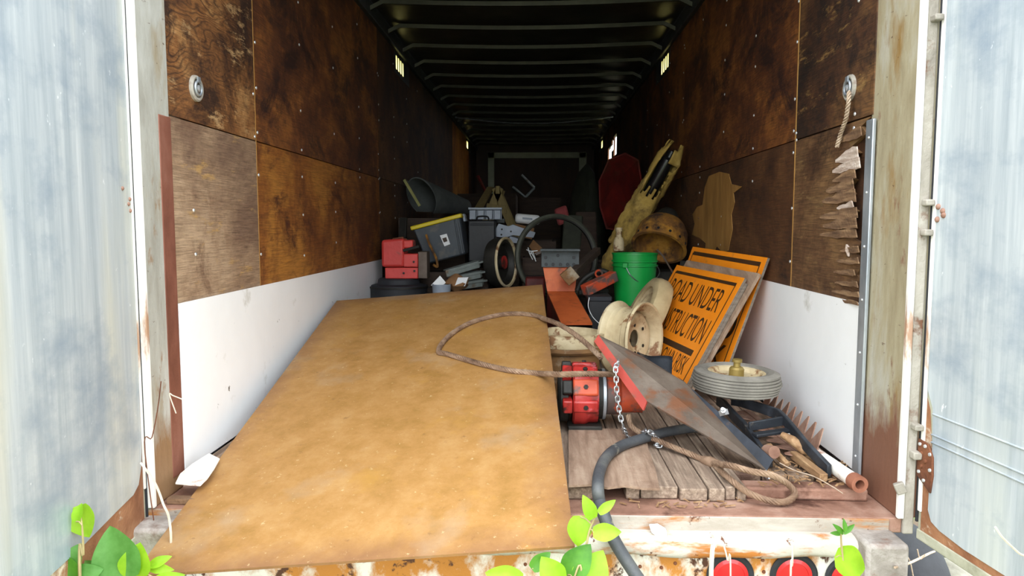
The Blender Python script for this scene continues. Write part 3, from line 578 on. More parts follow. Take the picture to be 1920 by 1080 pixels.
# ------------------------------------------------------------------ hose
q = B(); hp = cr([onz(1330,800,.03), onz(1285,804,.03), onz(1240,812,.03), onz(1205,822,.03), onz(1165,836,.028), onz(1138,856,.028), onz(1124,885,.03), onz(1121,915,.03), at(1124,940,-.30), at(1133,968,-.36), at(1147,1004,-.385), at(1166,1038,-.40), at(1188,1072,-.42), at(1215,1115,-.45), at(1240,1180,-.50), V((.42,-.6,-1.15))], 9)
q.tube(hp, .0195, 16); solo('rubber_hose', q, m_hose, 'thick dusty black rubber hose curling down over the sill', 'hose', 60)

# ------------------------------------------------------------------ wheels
def ring(bd, c, ax, prof, n=40): return bd.lathe(c, ax, prof, n, loop=True)
c0 = at(1066, 616, 1.14); c0.z = .33; o = thing('trailer_wheel', 'brown wheel rim lying flat with a cream flange on top', 'wheel rim', (c0.x, c0.y, 0)); rr = .182
q = B(); q.lathe((c0.x, c0.y, 0), (0,0,1), [(.16,.0),(.165,.05),(.158,.10),(.160,.25),(.158,.262)], 36); part('barrel', q, m_rustbarrel, o, 30)
q = B(); ring(q, (c0.x,c0.y,.245), (0,0,1), [(.155,0),(.18,.006),(.186,.03),(rr,.05),(rr,.066),(rr-.012,.07),(.168,.045),(.155,.03)]); part('flange', q, m_cream, o, 40)
q = B(); ring(q, (c0.x,c0.y,.22), (0,0,1), [(.15,0),(.176,0),(.184,.012),(.18,.03),(.15,.03)]); part('bead_seat', q, m_rustbarrel, o, 40)
# standing rim
c1 = at(1183, 634, 1.19); a1 = V((.80,-.60,.03)).normalized(); o = thing('trailer_wheel', 'cream painted wheel rim standing on edge beside the signs', 'wheel rim', (c1.x, c1.y, c1.z-.19))
q = B(); ring(q, c1-a1*.085, a1, [(.160,0),(.186,-.004),(.190,.010),(.182,.02),(.164,.028),(.160,.055),(.150,.062),(.150,.105),(.160,.112),(.164,.142),(.182,.150),(.190,.160),(.186,.172),(.176,.168),(.168,.150),(.152,.140),(.142,.11),(.142,.06),(.152,.03)], 48); part('barrel', q, m_cream, o, 40)
q = B(); ring(q, c1+a1*.0, a1, [(.143,.0),(.135,.03),(.115,.045),(.085,.04),(.06,.022),(.045,.02),(.045,.014),(.06,.016),(.085,.033),(.115,.038),(.13,.02),(.136,-.01)], 40); dk = part('disc', q, m_cream, o, 40)
for k in range(5):
    t = 2*math.pi*k/5; x_, y_, z_ = basis(a1); p = c1 + (x_*math.cos(t)+y_*math.sin(t))*.075 + a1*.034; q = B(); q.lathe(p, a1, [(.009,0),(.009,.004),(.005,.005),(0,.005)], 10); part('lug_hole', q, m_dark, dk, 40)
q = B(); q.bar(c1+V((-.1,-.02,-.19-.032)), c1+V((.1,.02,-.19-.032)), .12, .06); q.v = [V((p.x,p.y,max(.0,p.z))) for p in q.v]; solo('timber_offcut', q, m_stick, 'timber offcut wedged under the standing cream rim', 'timber', 35, .004)

# road signs leaning on the right wall
cs = lambda x, y: (1220+x/3.858, 450+y/3.858)
TR, TL, BR = at(*cs(680,275), .96), at(*cs(190,180), 1.77), at(*cs(275,1025), .91)
su = (TR-TL).normalized(); sv = (TR-BR); sv = (sv - su*sv.dot(su)).normalized(); sn = su.cross(sv); SW = (TR-TL).length; SH = .66
if sn.x > 0: sn = -sn
SO = TR - su*SW - sv*SH
def sgn(u, v, w=0): return SO + su*u + sv*v + sn*w
def text(body, u0, u1, v0, v1, fr, parent, mat, w=.0006, name='lettering', bold=.0):
    cu = bpy.data.curves.new('t', 'FONT'); cu.body = body; cu.offset = bold; ob = bpy.data.objects.new('t', cu); C.objects.link(ob)
    dg = bpy.context.evaluated_depsgraph_get(); me = bpy.data.meshes.new_from_object(ob.evaluated_get(dg)); bpy.data.objects.remove(ob)
    xs = [v.co.x for v in me.vertices]; ys = [v.co.y for v in me.vertices]; x0, x1, y0, y1 = min(xs), max(xs), min(ys), max(ys); off = root_loc(parent)
    for v in me.vertices: v.co = fr(u0+(v.co.x-x0)/(x1-x0)*(u1-u0), v0+(v.co.y-y0)/(y1-y0)*(v1-v0), w) - off
    me.materials.clear(); me.materials.append(mat); k = link(name, me, parent); return k
o = thing('road_sign', 'orange road under construction sign, frontmost of the leaning pair', 'road sign', sgn(SW/2, 0))
q = B(); q.poly([sgn(0,0), sgn(SW,0), sgn(SW,SH), sgn(0,SH)], -sn*.012); bd = part('panel', q, m_orange, o, None)
q = B(); q.poly([sgn(SW,0,-.001), sgn(SW,SH,-.001), sgn(SW,SH,-.0125), sgn(SW,0,-.0125)], su*.002); part('panel_edge', q, m_boardedge, o, None)
def band(u0, u1, v0, v1, fr=sgn, par=None, mt=None):
    q = B(); q.poly([fr(u0,v0,.0004), fr(u1,v0,.0004), fr(u1,v1,.0004), fr(u0,v1,.0004)], sn*.0006); part('printed_line', q, mt or m_ink, par or o, None)
W = SW
band(.042, W-.042, SH-.050, SH-.033); band(W-.050, W-.042, .02, SH-.04); band(.034, .042, .02, SH-.04)
band(.22, W-.10, SH-.447, SH-.415)
text('ROAD UNDER', .075, W-.095, SH-.205, SH-.08, sgn, o, m_ink, .0012)
text('CONSTRUCTION', .075, W-.083, SH-.378, SH-.245, sgn, o, m_ink, .0012)
text('YOUR OWN RISK', .215, W-.095, SH-.550, SH-.456, sgn, o, m_ink, .0012)
# plywood board behind it
o = solo('plywood_board', B().poly([sgn(.01,-.0,-.028), sgn(W+.012,-.0,-.028), sgn(W+.045,SH+.045,-.028), sgn(.03,SH+.05,-.028)], -sn*.016), m_board, 'grey brown plywood board leaning between the two orange signs', 'board', None)
q = B(); q.bar(sgn(W+.005,.0,-.019), sgn(W+.006,SH*.97,-.019), .010, .014, sn); q2 = part('edge_batten', q, m_boardedge, bpy.data.objects['road_sign'], 35, .002)
# rear sign
TR2, TL2, BR2 = at(*cs(845,128), .96), at(*cs(305,48), 1.84), at(*cs(610,840), .91)
su2 = (TR2-TL2).normalized(); sv2 = TR2-BR2; sv2 = (sv2-su2*sv2.dot(su2)).normalized(); sn2 = su2.cross(sv2); sn2 = -sn2 if sn2.x > 0 else sn2; W2 = (TR2-TL2).length; H2 = .66; SO2 = TL2 - sv2*H2
def sg2(u, v, w=0): return SO2 + su2*u + sv2*v + sn2*w
o = thing('road_sign', 'orange road sign with larger letters, rearmost against the right wall', 'road sign', sg2(W2/2, 0))
q = B(); q.poly([sg2(0,0), sg2(W2,0), sg2(W2,H2), sg2(0,H2)], -sn2*.012); part('panel', q, m_orange, o, None)
q = B(); q.poly([sg2(W2,0,-.001), sg2(W2,H2,-.001), sg2(W2,H2,-.0125), sg2(W2,0,-.0125)], su2*.002); part('panel_edge', q, m_boardedge, o, None)
band(.042, W2-.042, H2-.048, H2-.026, sg2, o); band(W2-.050, W2-.042, .02, H2-.035, sg2, o); band(.034, .042, .02, H2-.035, sg2, o)
text('L', W2-.17, W2-.07, H2-.238, H2-.09, sg2, o, m_ink, .0012); text('O', W2-.20, W2-.060, H2-.432, H2-.285, sg2, o, m_ink, .0012, 'lettering', .02); text('K', W2-.20, W2-.060, H2-.60, H2-.462, sg2, o, m_ink, .0012)
# cream tyre leaning on the front sign
c2 = sgn(.36, .30, .075); dl = at(1212, 588, 1.57); c2 = dl; a2 = (sn*.95 + V((-.05,.10,0))).normalized()
k_ = (c2 - SO).dot(sn)
c2 = c2 + sn*max(0, .085-k_); o = thing('cream_wheel', 'dried cream tyre on ribbed wheel leaning on the front sign', 'wheel', c2 - V((0,0,.22)))
q = B(); ring(q, c2, a2, [(.150,.05),(.18,.055),(.205,.045),(.216,.02),(.218,-.02),(.206,-.045),(.18,-.055),(.15,-.05),(.14,.0)], 48); part('tyre', q, m_creamtyre, o, 40)
q = B(); ring(q, c2, a2, [(.158,.048),(.154,.050),(.150,.036),(.138,.036),(.130,.026),(.116,.026),(.108,.012),(.09,.01),(.05,.02),(.05,.0),(.09,-.01),(.14,-.01),(.152,.02)], 48); part('rim', q, m_cream, o, 40)
q = B(); q.lathe(c2, a2, [(.05,-.02),(.05,.022),(.03,.03),(0,.03)], 20); part('hub', q, m_rust, o, 40)

# pneumatic wheel lying at the right wall
c3 = at(1380, 713, .46); a3 = V((.03,-.015,1)).normalized(); o = thing('barrow_wheel', 'grey ribbed barrow tyre lying flat with a brass valve hub', 'wheel', c3 - V((0,0,.06)))
pf = [(.112,.034),(.124,.043),(.145,.047),(.162,.041)]
for k in range(7):
    z_ = .034 - .068*k/6.0; r_ = .180 - .010*abs(k-3)/3; pf += [(r_, z_+.0040), (r_, z_-.0030), (r_-.0065, z_-.0036), (r_-.0065, z_-.0070)]
pf = pf[:-2] + [(.162,-.041),(.145,-.047),(.124,-.043),(.112,-.034)]
q = B(); ring(q, c3, a3, pf, 56); part('tyre', q, m_tyre, o, 25)
q = B(); ring(q, c3, a3, [(.115,.038),(.102,.033),(.095,.02),(.04,.012),(.03,.012),(.03,-.012),(.1,-.02),(.115,-.03)], 40); part('rim', q, m_cream, o, 40)
q = B(); q.lathe(c3, a3, [(.03,-.02),(.03,.048),(.024,.056),(.014,.058),(.014,.075),(.020,.077),(.020,.088),(.012,.09),(0,.09)], 18); part('hub', q, m_brass, o, 30)
# ------------------------------------------------------------------ black hitch bracket, sickle bars, sticks
o = thing('hitch_bracket', 'black welded steel bracket with two cranked arms and cross bars', 'bracket', onz(1470,850,0))
def flat(pts, hh, th, mat, name, par, side=V((1,0,0))):
    q = B(); pts = [V(p) for p in pts]; n = len(pts); vs = []
    for i, p in enumerate(pts):
        t = (pts[min(i+1,n-1)]-pts[max(i-1,0)]).normalized(); s = t.cross(V((0,0,1))).normalized()*th/2
        vs += [p+s, p-s, p-s-V((0,0,hh)), p+s-V((0,0,hh))]
    q.add(vs, [(i*4+k, i*4+(k+1) % 4, i*4+4+(k+1) % 4, i*4+4+k) for i in range(n-1) for k in range(4)] + [(0,1,2,3), (n*4-4,n*4-1,n*4-2,n*4-3)])
    return part(name, q, mat, par, 30, .003)
ra = [at(1372,742,.53), at(1390,745,.50), at(1427,756,.38), at(1460,767,.27), at(1474,780,.20), at(1512,826,.03), at(1556,872,-.10)]
la = [at(1346,742,.52), at(1360,752,.45), at(1377,772,.34), at(1396,790,.22), at(1425,832,.08), at(1446,856,.0)]
flat(ra, .040, .016, m_blackp, 'cranked_arm', o); flat(la, .040, .016, m_blackp, 'cranked_arm', o)
q = B(); q.bar(at(1404,800,.17), at(1474,788,.22), .012, .035); part('cross_bar', q, m_blackp, o, 35, .003)
q = B(); q.bar(at(1414,816,.12), at(1484,806,.17), .035, .012); part('cross_bar', q, m_blackp, o, 35, .003)
q = B(); q.cyl(at(1438,845,.05), at(1452,848,.0), .022); part('pivot_sleeve', q, m_sick, o)
def sickle(p, e, tv, n, L, label, bw=.03):
    o = thing('sickle_bar', label, 'sickle bar', (p+e)/2 - V((0,0,.02))); q = B(); up = (e-p).cross(tv).normalized(); q.bar(p, e, bw, .006, up); part('back_bar', q, m_sick, o, 35, .001)
    d = (e-p)/n
    for i in range(n):
        b0 = p + d*i + tv*.008; b1 = b0 + d*.92; tip = (b0+b1)/2 + tv*L*random.uniform(.9,1.05); s = up*.004
        q = B(); q.poly([b0, b1, b1+tv*.02, tip+d*.06, tip-d*.06, b0+tv*.02], s); part('blade_tooth', q, m_sick, o, None)
sickle(V((1.01,.72,.045)), V((1.0,.06,.045)), V((.28,-.30,.90)).normalized(), 9, .085, 'rusty toothed sickle bar standing against the white panel')
sickle(onz(1400,770,.05), onz(1515,858,.025), V((-.85,-.25,.1)).normalized(), 8, .075, 'rusty toothed sickle bar under the black bracket')
q = B(); q.tube([at(1466,815,.12), at(1485,825,.09), at(1510,845,.05), at(1522,848,.04)], [.012,.018,.018,.013], 8); solo('wooden_peg', q, m_stick, 'short pale wooden peg among the sickle teeth', 'peg', 50)
for i, (a, b, w_, lab) in enumerate([((1488,852,.08),(1545,897,-.12),.028,'weathered stake ending nearest the sill'), ((1500,848,.10),(1556,884,-.07),.022,'weathered stake just behind the foremost stake'), ((1440,835,.10),(1476,872,.0),.02,'short broken stick beside the black bracket foot')]):
    p, e = at(*a), at(*b); p.z = max(p.z, .02); e.z = max(.012, e.z); q = B(); q.bar(p, e, w_, w_); solo('wooden_stake', q, m_stick, lab, 'stake', 35, .003, 'loose stakes in the right corner')
for u, v, lab in ((1563,893,'small rusty iron block left of its twin'), (1573,897,'small rusty iron block right of its twin')):
    p = onz(u, v, 0); q = B(); q.cbox(p+V((0,.03,.022)), (.008,0,0), (0,.03,0), (0,0,.024)); solo('iron_block', q, m_rust, lab, 'block', 35, .003, 'iron blocks by the pipe')
o = thing('scrap_pipe', 'white flaked pipe with a rusty open end in the corner', 'pipe', onz(1600,905,0))
p0, p1 = V((.985,.34,.028)), onz(1604,903,.028); q = B(); q.pipe(p0, p1, .024, .018); part('tube', q, m_pale, o)
d = (p1-p0).normalized(); q = B(); q.pipe(p1-d*.012, p1+d*.028, .027, .015); part('collar', q, m_copper, o)
q = B(); q.box((.69,-.150,-.052), (1.085,-.075,-.012)); q.v = [V((p.x, p.y-.03*(p.x-.7), p.z)) for p in q.v]; solo('steel_channel', q, m_rustsill, 'rusty steel tube lying along the right sill', 'steel tube', 35, .008)
# debris on the planks
q = B()
for i in range(150):
    p = onz(random.uniform(1430,1600), random.uniform(862,915), .0) if i < 110 else onz(random.uniform(1090,1420), random.uniform(925,955), -.05)
    a = random.uniform(0,3.14); L = random.uniform(.008,.04); z = .003 if i < 110 else .004
    q.bar(p+V((0,0,z)), p+V((math.cos(a)*L, math.sin(a)*L, z+random.uniform(0,.004))), random.uniform(.002,.006), .003)
solo('wood_chips', q, m_stick, 'scattered splinters and chips on floor and sill', 'debris', None, kind='stuff')
q = B(); q.tube(cr([onz(1462,868,.02), onz(1490,882,.012), onz(1525,893,.01), onz(1560,912,.008), onz(1580,925,.006)], 6), .002, 5); solo('straw', q, m_rope, 'single dry straw across the sill corner', 'straw', 50)
# black grip lying over the blade
o = thing('oily_rag', 'dark oily rag with a bolt draped behind the blade', 'rag', at(1230,700,.62))
q = B(); n_g, m_g = 9, 6; vs = []
for r_ in range(m_g+1):
    for k_ in range(n_g+1):
        s_g, t_g = k_/n_g, r_/m_g; u_ = 1193+66*s_g+8*t_g*math.sin(s_g*3); v_ = 663+4*math.sin(s_g*5)+12*s_g + t_g*(22+26*s_g); vs.append(at(u_, v_, .70-.11*t_g-.05*s_g+.012*math.sin(7*s_g+3*t_g)))
q.add(vs, [(r_*(n_g+1)+k_, r_*(n_g+1)+k_+1, (r_+1)*(n_g+1)+k_+1, (r_+1)*(n_g+1)+k_) for r_ in range(m_g) for k_ in range(n_g)]); gp = part('rag', q, m_blackp, o, 60); md = gp.modifiers.new('thick','SOLIDIFY'); md.thickness = .012
q = B(); q.lathe(at(1226,692,.585), (-.2,-.9,.3), [(.011,0),(.011,.012),(.006,.013),(.006,.02),(0,.02)], 8); part('bolt', q, m_chain, o, 40)

# ------------------------------------------------------------------ materials of the pile
m_tote = mk('dark_grey_tote', [(0,'#2b3036'),(1,'#3d444b')], 4, rough=.5, bump=.08, spots=[('#57534a', 5, .62, .15)])
m_yellow = mk('yellow_lid', [(0,'#b8a000'),(1,'#d2bb12')], 5, rough=.45, bump=.05)
m_mat = mk('grey_rubber_belt', [(0,'#3a3d3c'),(1,'#555957')], 6, rough=.7, bump=.15, bscale=90)
m_matedge = mk('olive_belt_edge', [(0,'#7d7a4a'),(1,'#9a965e')], 8, rough=.8, bump=.1)
m_greypl = mk('pale_grey_plastic', [(0,'#757d88'),(1,'#959da8')], 5, rough=.5, bump=.05)
m_darkangle = mk('dark_grey_angle', [(0,'#3a3f40'),(1,'#555b5c')], 6, rough=.6, metal=.3, bump=.2)
m_greysteel = mk('grey_green_steel', [(0,'#6c736f'),(1,'#939b96')], 5, (1,1,1), .5, .3, .15, 40, [('#6e5840', 6, .62, .1)])
m_card = mk('brown_cardboard', [(0,'#6b4a2c'),(1,'#8d6640')], 5, rough=.9, bump=.1)
m_paper = mk('off_white_paper', [(0,'#cfd0d0'),(1,'#ecedec')], 4, rough=.8, bump=.05)
m_orbeam = mk('orange_steel', [(0,'#a84a20'),(.5,'#c9622e'),(1,'#d57642')], 4, rough=.6, bump=.15, spots=[('#6d3a20', 6, .63, .1)])
m_foam = mk('ochre_canvas', [(0,'#7a6228'),(.5,'#a3863f'),(1,'#c0a45c')], 6, rough=.9, bump=.5, bscale=30, spots=[('#5a4520', 4, .6, .12)])
m_rustor = mk('orange_scaled_rust', [(0,'#4a2e18'),(.45,'#7d5420'),(.7,'#a2701f'),(1,'#b98a3a')], 7, rough=.85, bump=.6, bscale=35, spots=[('#3a2415', 5, .57, .12)])
m_redtub = mk('faded_red_tub', [(0,'#4a1410'),(.5,'#701c16'),(1,'#8a2a20')], 3, rough=.6, bump=.1, spots=[('#5a3524', 3, .58, .15)])
m_tarp = mk('dark_tarp', [(0,'#22241c'),(1,'#3c3f30')], 5, rough=.8, bump=.3)
m_timb = mk('raw_timber', [(0,'#857248'),(1,'#ab965f')], 5, (6,6,1), .8, 0, .2, 40)
m_crate = mk('dark_crate', [(0,'#2b2018'),(1,'#45352a')], 5, (1,1,6), .85, 0, .3, 40)
m_pink = mk('faded_red_fabric', [(0,'#7a2e30'),(1,'#9a4644')], 8, rough=.9, bump=.3)
# hidden heart of the pile: crates
def crate(x0, x1, y0, y1, h_, label, tilt=0):
    o = thing('wooden_crate', label, 'crate', ((x0+x1)/2, (y0+y1)/2, 0), 'crates under the junk pile')
    n = 4
    for i in range(n):
        z0, z1 = h_*i/n+.004, h_*(i+1)/n-.006
        for a, b in (((x0,y0),(x1,y0+.018)), ((x0,y1-.018),(x1,y1)), ((x0,y0+.02),(x0+.018,y1-.02)), ((x1-.018,y0+.02),(x1,y1-.02))):
            q = B(); q.box((a[0],a[1],z0),(b[0],b[1],z1)); part('slat', q, m_crate, o, 35)
    q = B(); q.box((x0+.018,y0+.018,.0),(x1-.018,y1-.018,h_-.03)); part('lining', q, m_dark, o, 35)
    return o
crate(-1.0,-.38,3.02,3.6,.50,'dark slatted crate under the grey tote')
crate(-.36,.16,3.75,4.5,.72,'dark slatted crate under the white roll')
crate(.2,.72,3.3,4.0,.55,'dark slatted crate behind the green bucket')
# black tub + red casting
tc = V((at(748,540,2.78).x, 2.78, 0)); o = thing('black_tub', 'black stepped rubber tub under the red casting', 'tub', tc)
q = B(); q.lathe(tc, (0,0,1), [(.15,0),(.205,.02),(.208,.40),(.20,.415),(.155,.425),(.150,.455),(.14,.465),(0,.465)], 36); part('body', q, m_seal, o, 30)
q = B(); ring(q, tc+V((0,0,.395)), (0,0,1), [(.2,0),(.214,.0),(.214,.012),(.2,.012)]); part('lip', q, m_dark, o, 40)
z0 = .466; s_ = (2.75+2.49)/1350; o = thing('red_casting', 'red painted cast machine head on the black tub', 'machine part', (at(750,500,2.75).x, 2.75, z0))
def px_box(u0,u1,v0,v1,Y,dy,mat,name,par,bv=.006):
    a, b = at(u0,v1,Y), at(u1,v0,Y); q = B(); q.box((a.x,Y,a.z),(b.x,Y+dy,b.z)); return part(name, q, mat, par, 35, bv)
q = B(); a, b = at(715,501,2.68), at(757,447,2.68); q.box((a.x,2.68,a.z),(b.x,2.86,b.z)); q.v[4].z -= .012; q.v[7].z -= .012; part('head', q, m_redcast, o, 35, .02)
px_box(756,783,476,501,2.68,.17,m_redcast,'jaw',o,.008); px_box(754,774,450,466,2.70,.12,m_redcast,'jaw',o,.012)
a, b = at(722,523,2.69), at(783,502,2.69); q = B(); q.box((a.x,2.69,z0),(b.x,2.88,b.z)); part('base', q, m_redcast, o, 35, .006)
q = B(); q.bar(at(756,470,2.68), at(786,462,2.66), .02, .02); part('lever', q, m_dark, o, 35, .003)
q = B(); q.box((at(783,500,2.7).x, 2.72, z0), (at(800,500,2.7).x, 2.86, at(800,472,2.72).z)); part('side_bracket', q, m_browned, o, 35, .004)
for u, v in ((757,512),(777,508),(776,491)):
    q = B(); q.lathe(at(u,v,2.678), (0,-1,0), [(.008,0),(.008,.006),(0,.007)], 8); part('bolt', q, m_dark, o, 40)
q = B(); q.bar(at(737,449,2.78), at(757,446,2.78), .05, .02); part('cap', q, m_rust, o, 35, .005)
# iron stake against wall
q = B(); q.bar(at(757,408,3.35), V((-1.12, 3.25, .0)), .06, .025); solo('iron_bar', q, m_dark, 'dark flat iron bar leaning behind the red casting', 'bar', 35, .003)
# tote
tcx = at(828,452,3.1); X = V((.968,.0,.25)); Z = V((-.25,.0,.968)); Yv = V((0,1,0)); o = thing('storage_tote', 'dark grey storage tote with yellow lid tilted on the pile', 'tote', tcx - Z*.16)
def loc(x, y, z): return tcx + X*x + Yv*y + Z*z
q = B(); wb, wt, hh = .155, .19, .145; q.add([loc(-wb,0,-hh),loc(wb,0,-hh),loc(wb,.30,-hh),loc(-wb,.30,-hh),loc(-wt,-.02,hh),loc(wt,-.02,hh),loc(wt,.33,hh),loc(-wt,.33,hh)], [(0,3,2,1),(4,5,6,7),(0,1,5,4),(1,2,6,5),(2,3,7,6),(3,0,4,7)]); bo = part('body', q, m_tote, o, 35, .012)
for x in (.12, .15): q = B(); q.bar(loc(x,-.012,-.13), loc(x+.025,-.028,.13), .012, .012, (0,1,0)); part('rib', q, m_tote, bo, 35, .003)
q = B(); q.cbox(loc(0,.155,hh+.008), X*.205, Yv*.19, Z*.016); part('lid', q, m_yellow, o, 35, .008)
q = B(); q.cbox(loc(.205,.155,hh-.01), X*.010, Yv*.06, Z*.03); part('latch', q, m_greypl, o, 35, .003)
q = B(); q.poly([loc(.0,-.0125,.045), loc(.055,-.0125,.045), loc(.06,-.0075,-.04), loc(.012,-.0075,-.045)], (0,-.002,0)); part('label', q, m_paper, o, None, 0, 'torn paper label'); 
q = B(); q.poly([loc(.012,-.016,.018), loc(.045,-.016,.02), loc(.046,-.014,-.012), loc(.016,-.014,-.015)], (0,-.001,0)); part('printed_mark', q, m_ink, o, None)
q = B(); q.tube(cr([at(799,440,3.02), at(804,455,3.0), at(811,470,3.0), at(818,485,3.0), at(820,500,3.0), at(812,496,2.98)], 5), .010, 6); solo('iron_hook', q, m_rustor, 'rusty yellow iron hook leaning on the tote', 'hook', 50)
# belt roll
p0, p1 = at(790,369,3.75), at(872,388,4.25); ax_ = p1-p0; n, mm = 30, 10; a_, b_, c_ = basis(ax_); q = B(); vs = []
for j in range(mm+1):
    t = j/mm; r = .165*(1-t) + .075*t
    for rr_ in (r, r-.012):
        for i in range(n+1):
            th = math.radians(-140 + 290*i/n); e = V((0,0,1))*math.cos(th)*.95 + a_*math.sin(th)*1.0; vs.append(p0 + ax_*t + e*rr_ - ax_*.12*(1-t)*math.cos(th))
k = n+1; fs = []
for j in range(mm):
    for i in range(n):
        o0 = j*2*k+i; o1 = (j+1)*2*k+i; fs += [(o0,o0+1,o1+1,o1), (o0+k,o1+k,o1+k+1,o0+k+1)]
    for i in (0, n): o0 = j*2*k+i; o1 = (j+1)*2*k+i; fs.append((o0,o1,o1+k,o0+k))
for i in range(n):
    fs += [(i,i+k,i+k+1,i+1), (mm*2*k+i, mm*2*k+i+1, mm*2*k+k+i+1, mm*2*k+k+i)]
q.add(vs, fs); o = thing('belt_roll', 'curled grey rubber belt lying on top of the pile', 'rubber belt', p0 - V((0,0,.17)))
part('belt', q, m_mat, o, 50)
q = B(); q.bar(at(758,337,3.66), at(787,386,3.62), .012, .022); part('cut_edge', q, m_matedge, o, 35)
crate(-1.19,-.62,3.65,4.6,.92,'dark slatted crate under the rubber belt')
# grey comb rack, black box
o = thing('grey_rack', 'pale grey plastic rack of four bays above the black box', 'rack', at(908,412,3.45))
a, b = at(880,411.5,3.45), at(940,391,3.45)
q = B(); q.box((a.x,3.50,a.z),(b.x,3.52,b.z)); part('back', q, m_greypl, o, 35)
for i in range(4):
    u = 880+15.5*i; px_box(u, u+12, 394, 411.5, 3.45, .05, m_greypl, 'bay', o, .004)
px_box(878,941,389,393,3.44,.09,m_greypl,'rim',o,.002); px_box(930,946,410,418,3.64,.06,m_mat,'bracket',o,.002)
o = thing('black_case', 'tall matt black case standing beside the tote', 'case', at(902,492,3.32))
q = B(); a, b = at(878,491,3.32), at(928,413,3.32); q.box((a.x,3.32,a.z),(b.x,3.62,b.z)); part('body', q, m_black, o, 35, .01)
px_box(882,924,418,423,3.312,.01,m_seal,'seam',o,.001); q = B(); q.tube(cr([V((a.x+.06,3.45,b.z)), V((a.x+.07,3.45,b.z+.03)), V((b.x-.07,3.45,b.z+.03)), V((b.x-.06,3.45,b.z))],5), .008, 6); part('handle', q, m_black, o, 50)
# grey steel sections
for i, (u0,v0,u1,v1,Y,lab) in enumerate([(838,508,899,490,2.72,'uppermost grey steel section under the tote'),(846,520,902,509,2.68,'middle grey steel section of the three'),(858,532,905,525,2.64,'lowest grey steel section of the three')]):
    p, e = at(u0,v0,Y), at(u1,v1,Y+.15); q = B(); q.bar(p, e, .12, .014); q.bar(p+V((0,-.06,-.018)), e+V((0,-.06,-.018)), .012, .05); q.bar(p+V((0,.06,-.018)), e+V((0,.06,-.018)), .012, .05); solo('steel_section', q, m_greysteel, lab, 'steel section', 35, .003, 'grey steel sections')
crate(-.72,-.37,2.53,2.96,.39,'dark slatted crate under the grey steel sections')
# small tin, sacking, carton by the plate edge
o = thing('grey_tin', 'small open grey tin with a paper flap behind the plate', 'tin', at(828,552,2.35)); c = at(828,552,2.35); 
q = B(); q.lathe(c, (0,0,1), [(.05,0),(.062,.004),(.064,.07),(.058,.07),(.056,.01),(0,.008)], 20); part('can', q, m_greypl, o)
q = B(); q.poly([at(808,535,2.36), at(825,517,2.40), at(836,530,2.40), at(822,541,2.36)], (0,.002,.001)); part('flap', q, m_paper, o, None)
q = B(); n = 9; vs = []
for i in range(n):
    for j in range(14):
        t = 2*math.pi*j/14; r = .075*math.sin(math.pi*(i+.4)/(n-.2))*(1+.18*random.uniform(-1,1)); vs.append(at(856,532,2.45) + V((r*math.cos(t)*1.1, r*math.sin(t), -.06+.13*i/(n-1))))
q.add(vs, [(i*14+j, i*14+(j+1) % 14, (i+1)*14+(j+1) % 14, (i+1)*14+j) for i in range(n-1) for j in range(14)] + [list(range(14)), [(n-1)*14+j for j in range(14)]]); solo('sacking', q, m_card, 'crumpled brown sacking beside the grey tin', 'sacking', 60)
q = B(); q.cbox(at(866,528,2.42), (.035,.01,0), (0,.03,0), (.012,0,.03)); solo('small_carton', q, m_paper, 'small white carton lying on the brown sacking', 'carton', 35, .002)
crate(-.78,-.42,2.25,2.5,.385,'low dark crate under the grey tin and sacking')
# wheel with pale rim, hoop
c = at(938,492,2.95); a_ = V((.93,-.37,.05)).normalized(); o = thing('drum_wheel', 'dark drum wheel with a pale metal rim edge', 'wheel', c-V((0,0,.2)))
q = B(); q.lathe(c-a_*.06, a_, [(.02,0),(.17,0),(.185,.03),(.185,.10),(.15,.11),(.13,.07),(.05,.06),(.05,.09),(0,.09)], 40); part('drum', q, m_dark, o, 30)
q = B(); ring(q, c+a_*.045, a_, [(.172,0),(.188,-.004),(.192,.006),(.188,.016),(.175,.014)], 48); part('rim_edge', q, m_cream, o, 40)
q = B(); q.lathe(c+a_*.02, a_, [(.05,0),(.05,.02),(.02,.03),(0,.03)], 16); part('hub', q, m_red, o)
c = at(1044,482,3.1); a_ = V((.30,-.95,.12)).normalized(); o = thing('bicycle_wheel', 'thin dark wheel hoop standing upright in the middle of the pile', 'wheel', c-V((0,0,.33)))
q = B(); ring(q, c, a_, [(.304,-.016),(.318,-.028),(.334,-.018),(.338,.0),(.334,.018),(.318,.028),(.304,.016),(.308,0)], 64); part('tyre', q, mk('olive_black_tyre', [(0,'#33352c'),(1,'#54564a')], 8, rough=.6, bump=.2), o, 40)
q = B(); ring(q, c, a_, [(.296,-.014),(.306,-.018),(.306,.018),(.296,.014),(.300,0)], 64); part('hoop', q, m_dark, o, 40)
